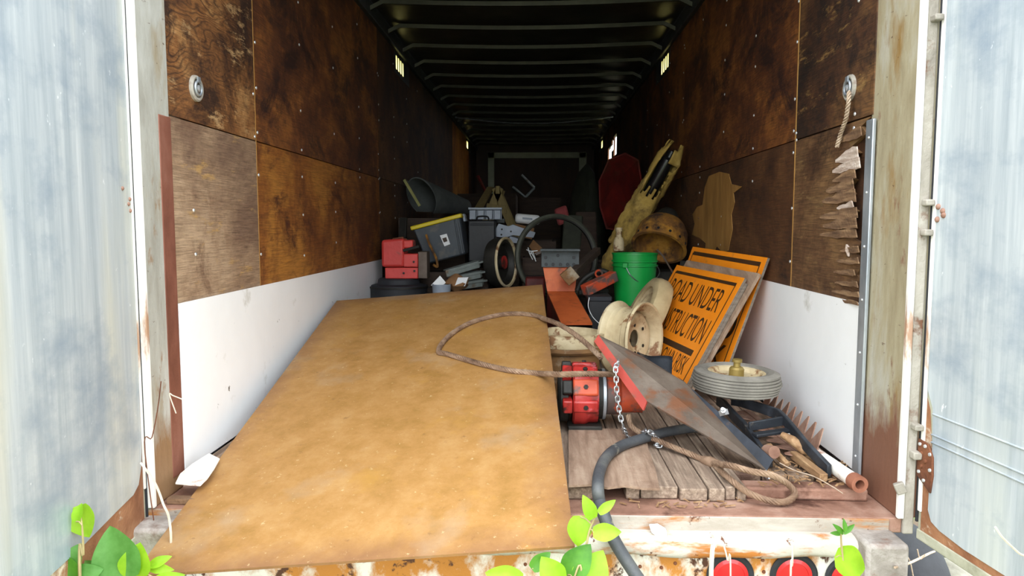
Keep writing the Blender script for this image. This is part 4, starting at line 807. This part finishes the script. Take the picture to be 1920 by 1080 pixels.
# white roll, carton, grey bracket arm, papers, wires
o = thing('white_roll', 'short white plastic bottle lying on its side high on the pile', 'bottle', at(988,418,4.0)); p, e = at(966,409,4.0), at(1012,413,4.0); d = e-p
q = B(); q.lathe(p, d, [(0,0),(.03,.002),(.042,.015),(.044,.03),(.044,d.length-.03),(.04,d.length-.012),(.028,d.length),(0,d.length)], 20); part('bottle', q, m_paper, o, 50)
q = B(); q.cbox((p+e)/2+V((0,-.0445,.004)), d*.2, V((0,.001,0)), V((0,0,.009))); part('label_print', q, m_greypl, o, None)
q = B(); q.cbox(at(982,434,4.02), V((.085,0,-.02)), (0,.1,0), (.012,0,.05)); solo('cardboard_box', q, m_card, 'brown cardboard box under the white bottle', 'box', 35, .003)
o = thing('grey_bracket', 'flat pale grey bracket arm with bolt holes beside the black case', 'bracket', at(960,445,3.7))
q = B(); q.poly([at(u,v,3.44) for u,v in ((930,428),(935,419),(953,424),(962,421),(990,431),(1004,436),(1000,446),(962,441),(948,446),(930,444))], (0,.012,0)); part('arm', q, m_greypl, o, 35, .002)
for u, v in ((941,430),(958,434),(940,440)): q = B(); q.lathe(at(u,v,3.439), (0,-1,0), [(.008,0),(.008,.002),(0,.002)], 10); part('bolt_hole', q, m_dark, o, 40)
q = B(); q.bar(at(930,446,3.44), V((at(930,446,3.44).x, 3.44, .5)), .04, .012); part('stem', q, m_greypl, o, 35)
q = B(); q.poly([at(u,v,3.46) for u,v in ((950,455),(957,443),(976,449),(974,456))], (0,.06,.01)); solo('folded_paper', q, m_greypl, 'bluish folded paper below the grey bracket', 'paper', None)
o = thing('paper_bundle', 'bundle of folded papers inside the tyre hoop', 'papers', at(1004,474,3.3))
for i in range(5): q = B(); q.poly([at(992+i*1.5,462+i*2,3.3+.015*i), at(1000+i*1.5,450+i*2,3.36+.015*i), at(1020-i*.5,469+i*1.2,3.36+.015*i), at(1002+i,475+i,3.3+.015*i)], (0,.004,.003)); part('sheet', q, m_paper if i % 2 else m_card, o, None)
q = B()
q.tube(cr([at(987,468,3.25), at(995,471,3.25), at(1008,470,3.25)],5), .004, 5); q.tube(cr([at(990,464,3.25), at(993,475,3.25), at(999,487,3.25)],5), .004, 5); q.tube(cr([at(996,473,3.25), at(1001,482,3.25), at(1005,490,3.25)],5), .004, 5); q.tube(cr([at(994,478,3.25), at(998,471,3.25), at(1004,486,3.25)],5), .003, 5)
solo('white_wire', q, m_paper, 'tangle of white wire in front of the tyre hoop', 'wire', 60)
q = B(); q.box((at(985,530,2.8).x,2.78,.0),(at(1022,530,2.8).x,2.94,at(1000,520,2.8).z)); q2 = solo('red_toolbox', q, m_redtub, 'dark red metal toolbox low inside the tyre hoop', 'toolbox', 35, .015)
# orange beam with dark bracket
o = thing('orange_beam', 'cranked orange steel beam standing behind the rim', 'beam', V((.2,2.2,0)))
a, b, c, d = at(1018,500,2.36), at(1083,500,2.36), at(1078,546,2.32), at(1026,546,2.32); e, f = at(1112,606,1.72), at(1052,606,1.72)
q = B(); q.poly([a,b,c,d], (0,.012,0)); part('upright_plate', q, m_orbeam, o, None)
q = B(); q.poly([d,c,e,f], (0,.004,-.012)); part('sloping_plate', q, m_orbeam, o, None)
q = B(); q.poly([d,f,f-V((0,0,.16)),d-V((0,-.2,.3))], (.004,0,0)); part('side_plate', q, m_redtub, o, None)
q = B(); q.poly([c,e,e-V((0,0,.16)),c-V((0,-.2,.3))], (-.004,0,0)); part('side_plate', q, m_dark, o, None)
o = thing('drilled_angle', 'dark grey drilled angle iron atop the orange beam', 'angle iron', at(1050,500,2.34))
px_box(1015,1086,470,501,2.335,.012,m_darkangle,'web',o,.002); px_box(1013,1088,467,471,2.26,.09,m_darkangle,'top_flange',o,.002)
for u,v in ((1024,496),(1037,496),(1051,496),(1064,496),(1076,496),(1023,483),(1076,483),(1046,479)):
    q = B(); q.lathe(at(u,v,2.333), (0,-1,0), [(.011,0),(.010,.003),(0,.003)], 10); part('hole', q, m_black, o, 40)
q = B(); q.cbox(at(1068,517,2.2), (.035,0,.03), (0,.03,0), (-.03,0,.035)); solo('wood_block', q, m_rustbarrel, 'small brown wooden block held against the orange beam', 'block', 35, .004)
q = B(); q.bar(at(1075,512,2.22), at(1120,470,2.8), .05, .05); solo('timber_post', q, m_crate, 'dark timber leaning from the orange beam to the back', 'timber', 35, .004)
# red drilled bar and black tool
o = thing('red_drilled_bar', 'short red drilled steel bar propped on the black crate', 'bar', at(1120,550,2.15)); p, e = at(1096,545,2.12), at(1152,517,2.25); d = (e-p).normalized(); 
q = B(); q.bar(p, e, .07, .07); part('tube', q, m_redo, o, 35, .006)
for t, dz in ((.12,.012),(.30,.012),(.12,-.015),(.30,-.015),(.55,.0)): q = B(); q.lathe(p+(e-p)*t+V((0,-.0355,dz)), (0.3,-1,0), [(.007,0),(.006,.003),(0,.003)], 8); part('hole', q, m_black, o, 40)
o = thing('black_clamp', 'black steel clamp with a red knob above the red bar', 'clamp', at(1110,535,2.3)); q = B(); q.tube(cr([at(1082,545,2.3), at(1090,528,2.3), at(1108,514,2.3), at(1128,508,2.3), at(1140,512,2.3)],6), .018, 8); part('jaw', q, m_dark, o, 50)
q = B(); q.bar(at(1085,548,2.3), at(1140,545,2.35), .03, .03); part('spindle', q, m_dark, o, 35, .004)
q = B(); ring(q, at(1123,513,2.24), (0,-1,.2), [(.016,0),(.022,-.006),(.028,0),(.022,.006)], 16); part('knob', q, m_redo, o, 50)
o = thing('black_milk_crate', 'black plastic crate left of the magenta bucket', 'crate', (at(1127,580,2.05).x, 2.05, 0)); a, b = at(1104,580,2.0), at(1146,556,2.0)
q = B(); q.box((a.x,2.0,0.0),(b.x,2.28,b.z-.02)); part('body', q, m_black, o, 35, .006); q = B(); q.box((a.x-.008,1.99,b.z-.03),(b.x+.004,2.29,b.z)); part('rim', q, m_seal, o, 35, .005)
for i in range(3): q = B(); q.box((a.x+.01,1.994,.05+.07*i),(b.x-.01,2.0,.075+.07*i)); part('rib', q, m_seal, o, 35, .002)
q = B(); q.tube(cr([at(1105,558,1.97), at(1103,575,1.96), at(1112,595,1.95), at(1130,612,1.93)],6), .0025, 5); solo('thin_wire', q, m_paper, 'thin pale wire hanging from the red drilled bar', 'wire', 50)
# buckets
def bucket(name, c, rt_, rb, H, mat, label, bail=False):
    o = thing(name, label, 'bucket', c); q = B(); q.lathe(c, (0,0,1), [(0,0),(rb,0),(rb+(rt_-rb)*.98,H),(rt_-.004,H),(rb-.004,.006),(0,.006)], 44); part('body', q, mat, o, 40)
    for k in (H-.055, H-.085):
        q = B(); r = rb+(rt_-rb)*k/H; ring(q, c+V((0,0,k)), (0,0,1), [(r-.001,-.002),(r+.009,.0),(r+.009,.008),(r-.001,.010)], 44); part('rim_rib', q, mat, o, 40)
    q = B(); ring(q, c+V((0,0,H-.006)), (0,0,1), [(rt_-.006,0),(rt_+.005,0),(rt_+.005,.008),(rt_-.006,.008)], 44); part('lip', q, mat, o, 40)
    if bail:
        q = B(); e1 = c+V((-.5*rt_*1.05,-.86*rt_*1.05,H-.075)); e2 = c+V((.98*rt_,.2*rt_,H-.075)); q.tube(cr([e1, e1+V((.03,-.015,-.06)), e1+V((.09,-.0,-.11)), e1+V((.17,.05,-.125)), e2+V((.02,-.03,-.06)), e2],6), .003, 6); part('bail', q, m_wire, o, 50)
        q = B(); q.cbox(e1, V((.016,-.006,0)), V((.003,.006,0)), V((0,0,.016))); part('ear', q, mat, o, 35, .003)
    return o
bc = at(1189,563,2.42); bz = .31
bucket('plastic_bucket', V((bc.x,2.42,0)), .158, .14, .315, m_magenta, 'magenta plastic bucket below the green one')
bucket('plastic_bucket', V((bc.x,2.42,.318)), .151, .132, .345, m_green, 'bright green plastic bucket with wire bail', True)
c = at(1160,470,2.72); o = thing('white_jug', 'pale plastic bottle behind the green bucket', 'bottle', c); q = B(); q.lathe(c, (0,0,1), [(.0,0),(.035,0),(.038,.01),(.038,.06),(.03,.09),(.02,.10),(.02,.14),(0,.14)], 20); part('bottle', q, m_cream, o, 40)
q = B(); q.cyl(c+V((0,0,.14)), c+V((0,0,.165)), .026); part('cap', q, m_cream, o)
# steel drum and rusty bell
q = thing('oil_drum', 'dark steel drum under the rusty bell housing', 'drum', (.885,2.72,0)); c = V((.885,2.72,0))
b_ = B(); b_.lathe(c, (0,0,1), [(.17,0),(.175,.01),(.172,.18),(.18,.19),(.172,.2),(.172,.38),(.18,.39),(.172,.4),(.172,.52),(.178,.53),(.16,.525),(0,.52)], 32); part('body', b_, m_dark, q)
c = at(1240,446,2.70); a_ = V((-.30,-.52,-.80)).normalized(); o = thing('bell_housing', 'rusty orange bell housing with bolt holes round its lip', 'housing', c-V((0,0,.15)))
pf = [(.05,-.16),(.09,-.155),(.14,-.12),(.175,-.06),(.185,0.0),(.186,.07),(.198,.075),(.198,.088),(.176,.088),(.172,.0),(.14,-.09),(.08,-.13),(.05,-.14)]
q = B(); ring(q, c, a_, pf, 44); part('bell', q, m_rustor, o, 40)
x_, y_, z_ = basis(a_)
for k in range(14):
    t = 2*math.pi*k/14; e = x_*math.cos(t)+y_*math.sin(t); q = B(); q.lathe(c+e*.187+a_*.045, e, [(.010,-.004),(.010,.002),(0,.002)], 10); part('bolt_hole', q, m_black, o, 40)
q = B(); q.lathe(c-a_*.15, -a_, [(.08,0),(.085,.04),(.06,.08),(.03,.09),(0,.09)], 24); part('neck', q, m_dark, o, 40)
q = B(); q.tube(cr([at(1232,468,2.5), at(1243,480,2.5), at(1252,495,2.48), at(1262,512,2.45)],5), .006, 6); solo('thin_rod', q, m_browned, 'thin rod hanging in front of the rusty bell', 'rod', 50)
# canvas wrapped strut
p0, p1 = at(1162,462,2.95), at(1270,268,2.78); ax_ = (p1-p0); a_, b_, c_ = basis(ax_); n, mm = 30, 34; q = B(); vs = []; rng = random.Random(4)
tow = (CAM-p0); tow = (tow - c_*tow.dot(c_)).normalized(); sd = c_.cross(tow)
for j in range(mm+1):
    t = j/mm; R0 = (.10*(1-t)+.085*t)*(1-.35*max(0,t-.85)/.15)
    for i in range(n+1):
        th = math.radians(-150+300*i/n); r = R0*(1+.10*math.sin(5*th+9*t)+.07*rng.uniform(-1,1)); vs.append(p0+ax_*t + (tow*math.cos(th)+sd*math.sin(th))*r)
fs = []; k = n+1
def keep(i, j):
    t = j/mm; x = i/n
    if t > .52+.05*math.sin(i*2.1) and .36 < x < .66 + .06*math.sin(j*1.7): return t > .80 and x > .5 and t < .93
    if t > .9 and rng.random() < .35: return False
    return True
for j in range(mm):
    for i in range(n):
        if keep(i, j): fs.append((j*k+i, j*k+i+1, (j+1)*k+i+1, (j+1)*k+i))
q.add(vs, fs); o = thing('wrapped_strut', 'black strut in a torn ochre canvas wrap leaning on the right wall', 'strut', p0-V((0,0,.1)))
sk = part('canvas_wrap', q, m_foam, o, 60); md = sk.modifiers.new('thick', 'SOLIDIFY'); md.thickness = .008
q = B(); q.lathe(p0, ax_, [(.035,.1),(.05,.12),(.05,.72),(.032,.74),(.032,ax_.length*.92),(0,ax_.length*.93)], 20); part('strut', q, mk('gloss_black', [(0,'#0b0b0d'),(1,'#191a1d')], 6, rough=.25, bump=.03), o, 40)
q = B(); n = 10; vs = []
for i in range(n):
    for j in range(14):
        t = 2*math.pi*j/14; r = .11*math.sin(math.pi*(i+.6)/(n+.2))*(1+.15*rng.uniform(-1,1)); vs.append(at(1152,480,2.85) + V((r*math.cos(t)*.8, r*math.sin(t), -.2+.30*i/(n-1))))
q.add(vs, [(i*14+j, i*14+(j+1) % 14, (i+1)*14+(j+1) % 14, (i+1)*14+j) for i in range(n-1) for j in range(14)] + [list(range(14)), [(n-1)*14+j for j in range(14)]]); solo('canvas_bundle', q, m_foam, 'crumpled ochre canvas bundle behind the green bucket', 'canvas', 60)
# red tub
Yt = 4.55; o = thing('red_barrow_tub', 'faded red barrow tub stood on end at the right wall', 'barrow tub', at(1165,435,Yt))
rim = [at(u,v,Yt+.35) for u,v in ((1142,300),(1172,288),(1196,300),(1206,365),(1196,402),(1165,432),(1138,428),(1126,388),(1124,340))]; inn = [at(1160,335,Yt), at(1178,392,Yt+.02)]
q = B(); n = len(rim); q.add(rim+inn, [(0,1,n),(1,2,n),(2,3,n+1,n),(3,4,n+1),(4,5,n+1),(5,6,n+1),(6,7,n+1),(7,8,n,n+1),(8,0,n)]); tb = part('tub', q, m_redtub, o, None); md = tb.modifiers.new('thick','SOLIDIFY'); md.thickness = .006
q = B(); q.tube(rim, .012, 6, True); part('rolled_rim', q, m_redtub, o, 50)
# dark tarp heap, leaning slabs
def heap(c, rx, ry, hz, mat, name, label, cat, seed):
    rg = random.Random(seed); q = B(); n, k = 14, 24; vs = []
    for i in range(n):
        t = i/(n-1); 
        for j in range(k):
            a = 2*math.pi*j/k; s = math.sqrt(max(.0,1-t**2.2))*(1+.16*math.sin(3*a+seed+4*t)+.08*rg.uniform(-1,1)); vs.append(V(c)+V((rx*s*math.cos(a), ry*s*math.sin(a), hz*t)))
    q.add(vs, [(i*k+j, i*k+(j+1) % k, (i+1)*k+(j+1) % k, (i+1)*k+j) for i in range(n-1) for j in range(k)] + [list(range(k))]); return solo(name, q, mat, label, cat, 60)
heap((at(1100,380,6.4).x, 6.4, 0), .24, .5, at(1100,305,6.4).z, m_tarp, 'dark_tarp', 'dark olive tarp heaped up left of the red tub', 'tarp', 2)
q = B(); q.bar(V((at(1062,470,3.7).x,3.7,.0)), at(1075,405,4.1), .17, .06, (0,-1,.2)); solo('dark_slab', q, m_tarp, 'dark slab standing upright left of the brown slab', 'slab', 35, .012)
q = B(); q.bar(V((at(1105,480,3.6).x,3.55,.0)), at(1098,400,4.2), .19, .07, (0,-1,.2)); solo('brown_slab', q, m_crate, 'brown timber slab standing upright behind the red bar', 'slab', 35, .012)
q = B(); q.cbox(at(1054,404,4.12), (.055,0,.02), (0,.06,0), (-.02,0,.075)); solo('red_cushion', q, m_pink, 'small faded red cushion on top of the dark slab', 'cushion', 35, .02)
# sawhorse
o = thing('sawhorse', 'raw timber sawhorse far back on the left', 'sawhorse', at(935,470,6.0)); Ys = 6.0
for a, b in (((937,352),(902,440)),((929,352),(968,445))):
    for dy in (0, .5):
        q = B(); e = at(*b, Ys); p = at(*a, Ys); d = (e-p); e = p + d*(p.z/(p.z-e.z)); q.bar(p+V((0,dy,0)), e+V((0,dy,0)), .045, .09); part('leg', q, m_timb, o, 35, .003)
q = B(); q.bar(at(912,388,Ys-.03), at(950,394,Ys-.03), .03, .09); part('brace', q, m_timb, o, 35, .003)
q = B(); q.bar(at(933,356,Ys-.05), at(933,356,Ys-.05)+V((0,.6,0)), .05, .09); part('beam', q, m_timb, o, 35, .003)
q = B(); q.bar(at(892,400,5.6), at(920,352,6.4), .09, .025); solo('short_board', q, m_timb, 'yellowed board leaning left of the sawhorse', 'board', 35, .003)
q = B(); q.bar(at(896,330,8.0), at(912,362,7.8), .03, .03); solo('red_rod', q, m_redtub, 'short red rod at the far left wall', 'rod', 35)
# chair frame, far clutter
o = thing('tube_frame', 'tilted grey square frame in front of the bulkhead', 'frame', at(985,375,9.0))
for a, b in (((978,328),(1002,352)),((1002,352),(985,370)),((985,370),(961,350)),): q = B(); q.tube([at(*a,9.0), at(*b,9.0)], .02, 8); part('rail', q, m_greysteel, o, 50)
q = B(); q.bar(at(982,376,8.6), at(1030,378,8.7), .1, .03); solo('far_board', q, m_greysteel, 'dull board lying across the far junk', 'board', 35)
crate(-.12,.19,3.28,3.6,.60,'dark slatted crate inside the wheel hoop'); crate(-.335,-.15,3.47,3.70,.70,'narrow dark crate right of the black case')
crate(-.75,-.1,4.9,5.6,.66,'dark slatted crate in front of the sawhorse'); crate(-.25,.35,8.5,9.2,1.28,'tall dark crate far back in the middle')
crate(-1.1,-.3,7.4,8.4,1.29,'tall dark crate far back on the left')
# ------------------------------------------------------------------ tail lights
m_lens2 = N('red_lens'); m_lens2.b.inputs['Coat Weight'].default_value = .5; m_lens2 = m_lens2.done('#c2121c', .3)
m_leafs = {}
def leafmat(name, c1, c2):
    n = N(name); col = n.ramp(n.noise(n.coord((1,1,1)), 14, 4), [(.35,c1),(.65,c2)]); n.done(col, .5)
    t = n.new('ShaderNodeBsdfTranslucent'); n.lk(col, t.inputs[0]); mx = n.new('ShaderNodeMixShader'); mx.inputs[0].default_value = .45
    n.lk(n.b.outputs[0], mx.inputs[1]); n.lk(t.outputs[0], mx.inputs[2]); n.lk(mx.outputs[0], n.o.inputs[0]); return n.m
m_leafs['b'] = leafmat('lime_leaf', '#86b81c', '#a4d030'); m_leafs['d'] = leafmat('mid_green_leaf', '#4f8a34', '#6da552'); m_leafs['k'] = leafmat('deep_green_leaf', '#3f7a1c', '#5c9a2c')
m_stem = mk('leaf_stem', [(0,'#8a7a50'),(1,'#b0a070')], 9, rough=.7, bump=.1)
for (u, v), lab in zip(((1368,1078),(1487,1078),(1590,1084)), ('round red tail light farthest from the right post', 'round red tail light, middle of three', 'round red tail light nearest the right post')):
    c = at(u, v, YF-.013); o = thing('tail_light', lab, 'tail light', c-V((0,0,.06)), 'tail lights under the sill')
    q = B(); ring(q, c, (0,-1,0), [(.052,0),(.072,0),(.074,.008),(.068,.014),(.057,.012),(.052,.006)], 36); part('grommet', q, m_seal, o, 40)
    q = B(); q.lathe(c, (0,-1,0), [(.057,0),(.056,.010),(.044,.013),(.043,.011),(.02,.014),(0,.015)], 32); part('lens', q, m_lens2, o, 40)
# ------------------------------------------------------------------ leafy plants in front of the sill
def leaf(parent, p, tip, nr, L, W, mt, curl=.18):
    tip = V(tip).normalized(); nr = V(nr); nr = (nr - tip*nr.dot(tip)).normalized(); sd = tip.cross(nr); q = B(); n = 12; vs = []
    for i in range(n+1):
        t = i/n; w_ = W/2*(math.sin(math.pi*t**.72)**.8)*(1 if t < .95 else .5); back = -.10*L*math.exp(-((t-.1)/.1)**2)
        c = p + tip*(L*t) - nr*(curl*L*t*t)
        for s in (-1,-.5,0,.5,1): vs.append(c + sd*s*w_ + nr*(abs(s)*w_*.28) + tip*(back*abs(s)))
    q.add(vs, [(i*5+k, i*5+k+1, i*5+6+k, i*5+5+k) for i in range(n) for k in range(4)]); return part('leaf', q, m_leafs[mt], parent, 60)
def plant(label, Y, root, nodes, leaves):
    o = thing('weed_plant', label, 'plant', V((root[0], root[1], -1.2)), 'leafy weeds by the sill')
    pts = [V((root[0],root[1],-1.2))] + [at(u,v,Y) for u,v in nodes]; q = B(); cp = cr(pts, 8); q.tube(cp, [.005*(1-.6*i/len(cp)) for i in range(len(cp))], 6); part('stem', q, m_stem, o, 50)
    for i, (u, v, L, W, ang, mt) in enumerate(leaves):      # u,v centre; L,W pixels; ang screen direction of the tip
        s = (Y-CAM.y)/F; a = math.radians(ang); d = RT*math.cos(a) + UP*math.sin(a) + FW*random.uniform(-.25,.1); c = at(u, v, Y + random.uniform(-.03,.03)); d.normalize()
        leaf(o, c - d*L*s/2, d, (-FW + V((random.uniform(-.12,.12), 0, .35))), L*s*1.05, W*s*1.15, mt)
        q = B(); e = min(cp, key=lambda p: (p-(c-d*L*s/2)).length); q.tube([e, (e+c-d*L*s/2)/2+V((0,0,.005)), c-d*L*s/2], .0018, 5); part('petiole', q, m_stem, o, 50)
    return o
plant('tall weed with pale leaves in front of the left door', -.78, (-1.13,-.85), [(150,1100),(156,1040),(154,985)], [(154,978,62,54,-70,'b'),(146,962,34,20,80,'b')])
plant('weed with broad mid green leaf at the lower left', -.72, (-1.02,-.8), [(235,1120),(238,1075),(245,1045)], [(218,1040,100,84,110,'d'),(255,1053,64,56,80,'b'),(300,1052,40,18,25,'b'),(300,1066,48,18,-4,'b'),(318,1082,50,18,8,'b'),(180,1075,60,46,130,'d')])
plant('small weed with darker leaves at the bottom left', -.75, (-1.1,-.9), [(150,1150),(138,1090)], [(128,1066,50,36,110,'k'),(140,1042,44,34,70,'d'),(160,1078,56,40,20,'d')])
plant('slender weed with heart leaf in front of the hose', -.62, (.13,-.68), [(1085,1120),(1094,1060),(1104,1000),(1118,965)], [(1104,952,46,24,112,'b'),(1138,950,38,16,38,'b'),(1086,996,54,42,-95,'b'),(1138,998,50,30,4,'b')])
plant('weed with broad lime leaves below the plate edge', -.66, (.06,-.75), [(1090,1130),(1075,1085)], [(1110,1072,80,64,60,'b'),(1033,1072,58,46,120,'b'),(1084,1052,70,50,55,'k'),(1014,1052,44,26,40,'k'),(945,1082,70,40,170,'b')])
plant('weed with one large lime leaf over the tail light', -.52, (.85,-.6), [(1585,1120),(1580,1050),(1577,1010),(1578,996)], [(1597,1056,68,54,-20,'b'),(1573,992,26,9,135,'k'),(1592,992,26,9,40,'k'),(1584,985,22,8,95,'k'),(1568,1000,20,8,175,'k')])
# dry stalks
m_straw = mk('bleached_straw', [(0,'#b8a890'),(1,'#e2d8c6')], 12, rough=.8, bump=.1)
def stalk(pts, r, label, mt=None):
    q = B(); q.tube(cr(pts, 6), r, 5); solo('dry_stalk', q, mt or m_straw, label, 'stalk', 50, group='dry stalks')
stalk([at(264,868,-.36), at(290,905,-.40), at(306,945,-.44), at(319,986,-.47), at(325,1120,-.5), V((-1.02,-.55,-1.2))], .0035, 'bleached dry stalk crossing the left corner block')
stalk([at(302,715,-.33), at(296,765,-.33), at(285,820,-.33), at(272,850,-.33), V((-1.17,-.34,-.4))], .0018, 'thin dark twig against the left post', m_rust)
stalk([at(345,750,-.30), at(325,742,-.30), at(318,740,-.3), at(330,775,-.3)], .0018, 'tiny pale grass curl on the left post')
stalk([at(1336,1000,-.40), at(1340,1020,-.40), at(1333,1100,-.42), V((.52,-.45,-1.2))], .007, 'broad white dry stem left of the tail lights')
stalk([at(1357,1022,-.40), at(1364,1050,-.40), at(1370,1100,-.42), V((.58,-.45,-1.2))], .0025, 'thin dry stem in front of the first tail light')
stalk([at(1487,1022,-.40), at(1485,1060,-.40), at(1482,1110,-.42), V((.76,-.45,-1.2))], .003, 'thin white stem in front of the middle tail light')
stalk([at(1866,988,-.75), at(1880,1008,-.75), at(1908,1035,-.75), at(1935,1062,-.75), at(1990,1200,-.75), V((1.4,-.8,-1.2))], .0028, 'pale stalk leaning in front of the right door')
stalk([at(1678,1064,-.42), at(1705,1056,-.30), at(1742,1038,-.1), at(1752,1034,-.05)], .004, 'pinkish broken twig below the right door', m_rope)
for pts, lab in ((((1690,1030),(1705,1050),(1712,1080)),'fine twig fork right of the corner block'), (((1720,1030),(1725,1048),(1735,1040)),'fine twig curl under the right door')):
    stalk([at(u,v,-.2) for u,v in pts], .002, lab, m_rope)
q = B(); q.poly([at(u,v,-.33) for u,v in ((1218,988),(1235,987),(1250,996),(1252,1007),(1232,1007),(1222,1000))], (0,.02,.002)); solo('foam_scrap', q, m_paper, 'small scrap of white foam on the sill ledge', 'foam scrap', 35, .003)
# white flap at left floor
q = B(); n = 8; vs = []; edge0 = [onz(328,908,.005), onz(398,912,.005)]; 
pa = [onz(329,908,.0), onz(338,890,.014), onz(360,872,.034), onz(392,852,.05)]; pb = [onz(375,912,.0), onz(388,900,.012), onz(402,880,.026), onz(412,862,.03)]
q.add(pa+pb+[p+V((0,0,.004)) for p in pa+pb], [(i,i+1,i+5,i+4) for i in range(3)]+[(8+i,12+i,13+i,9+i) for i in range(3)]+[(0,4,12,8),(3,11,15,7)]+[(i,8+i,9+i,i+1) for i in range(3)]+[(4+i,5+i,13+i,12+i) for i in range(3)])
solo('bent_white_flap', q, m_pale, 'bent white panel offcut on the floor left of the plate', 'offcut', 40)
q = B(); q.bar(V((-1.20,-.25,-.041)), V((-1.085,-.252,-.041)), .03, .020); solo('sill_batten', q, m_splint, 'short splintered batten on the left sill', 'batten', 35, .002)
# things under and beyond the right door
o = V((onz(1775,1085,-1.05).x, onz(1775,1085,-1.05).y, -1.2)); rg = random.Random(3); bm_ = B(); n, k = 8, 14; vs = []
for i in range(n):
    for j in range(k):
        a = 2*math.pi*j/k; t = i/(n-1); r = .22*math.sqrt(max(0,1-t*t))*(1+.12*rg.uniform(-1,1)); vs.append(o+V((r*math.cos(a)*1.2, r*math.sin(a), .26*t)))
bm_.add(vs, [(i*k+j, i*k+(j+1) % k, (i+1)*k+(j+1) % k, (i+1)*k+j) for i in range(n-1) for j in range(k)]); solo('grey_rock', bm_, m_greyflange, 'grey rock on the ground beyond the right door', 'rock', 50)
q = B(); c = V((1.75,.9,-1.2)); ring(q, c+V((0,0,.3)), (1,0,0), [(.2,-.1),(.3,-.1),(.33,-.05),(.33,.05),(.3,.1),(.2,.1)], 32); solo('old_tyre', q, m_seal, 'black tyre standing on the ground beside the trailer', 'tyre', 40)
rg = random.Random(11)
def shrub(c, R, H, n, label):
    o = thing('leafy_shrub', label, 'shrub', c, 'shrubs beside the trailer'); q = B()
    for i in range(n):
        a = rg.uniform(0,6.28); r = R*math.sqrt(rg.random()); p = V(c)+V((r*math.cos(a), r*math.sin(a), H*(.1+.9*rg.random()))); d = V((rg.uniform(-1,1),rg.uniform(-1,1),rg.uniform(-.6,.4))).normalized(); s = d.cross(V((rg.uniform(-1,1),rg.uniform(-1,1),1))).normalized(); L = rg.uniform(.06,.12)
        q.add([p, p+d*L*.5+s*L*.3, p+d*L, p+d*L*.5-s*L*.3], [(0,1,2,3)])
    part('foliage', q, m_leafs['d'], o, None)['kind'] = 'stuff'
    for i in range(6):
        a = rg.uniform(0,6.28); q = B(); q.tube([V(c), V(c)+V((R*.3*math.cos(a),R*.3*math.sin(a),H*.5)), V(c)+V((R*.6*math.cos(a),R*.6*math.sin(a),H*.95))], [.012,.008,.004], 6); part('branch', q, m_stem, o, 50)
shrub((2.6,1.6,-1.2), .8, 3.4, 2600, 'tall green shrub seen through the right hinge gap'); shrub((-2.7,1.8,-1.2), .8, 3.2, 1800, 'tall green shrub beyond the left side of the trailer')
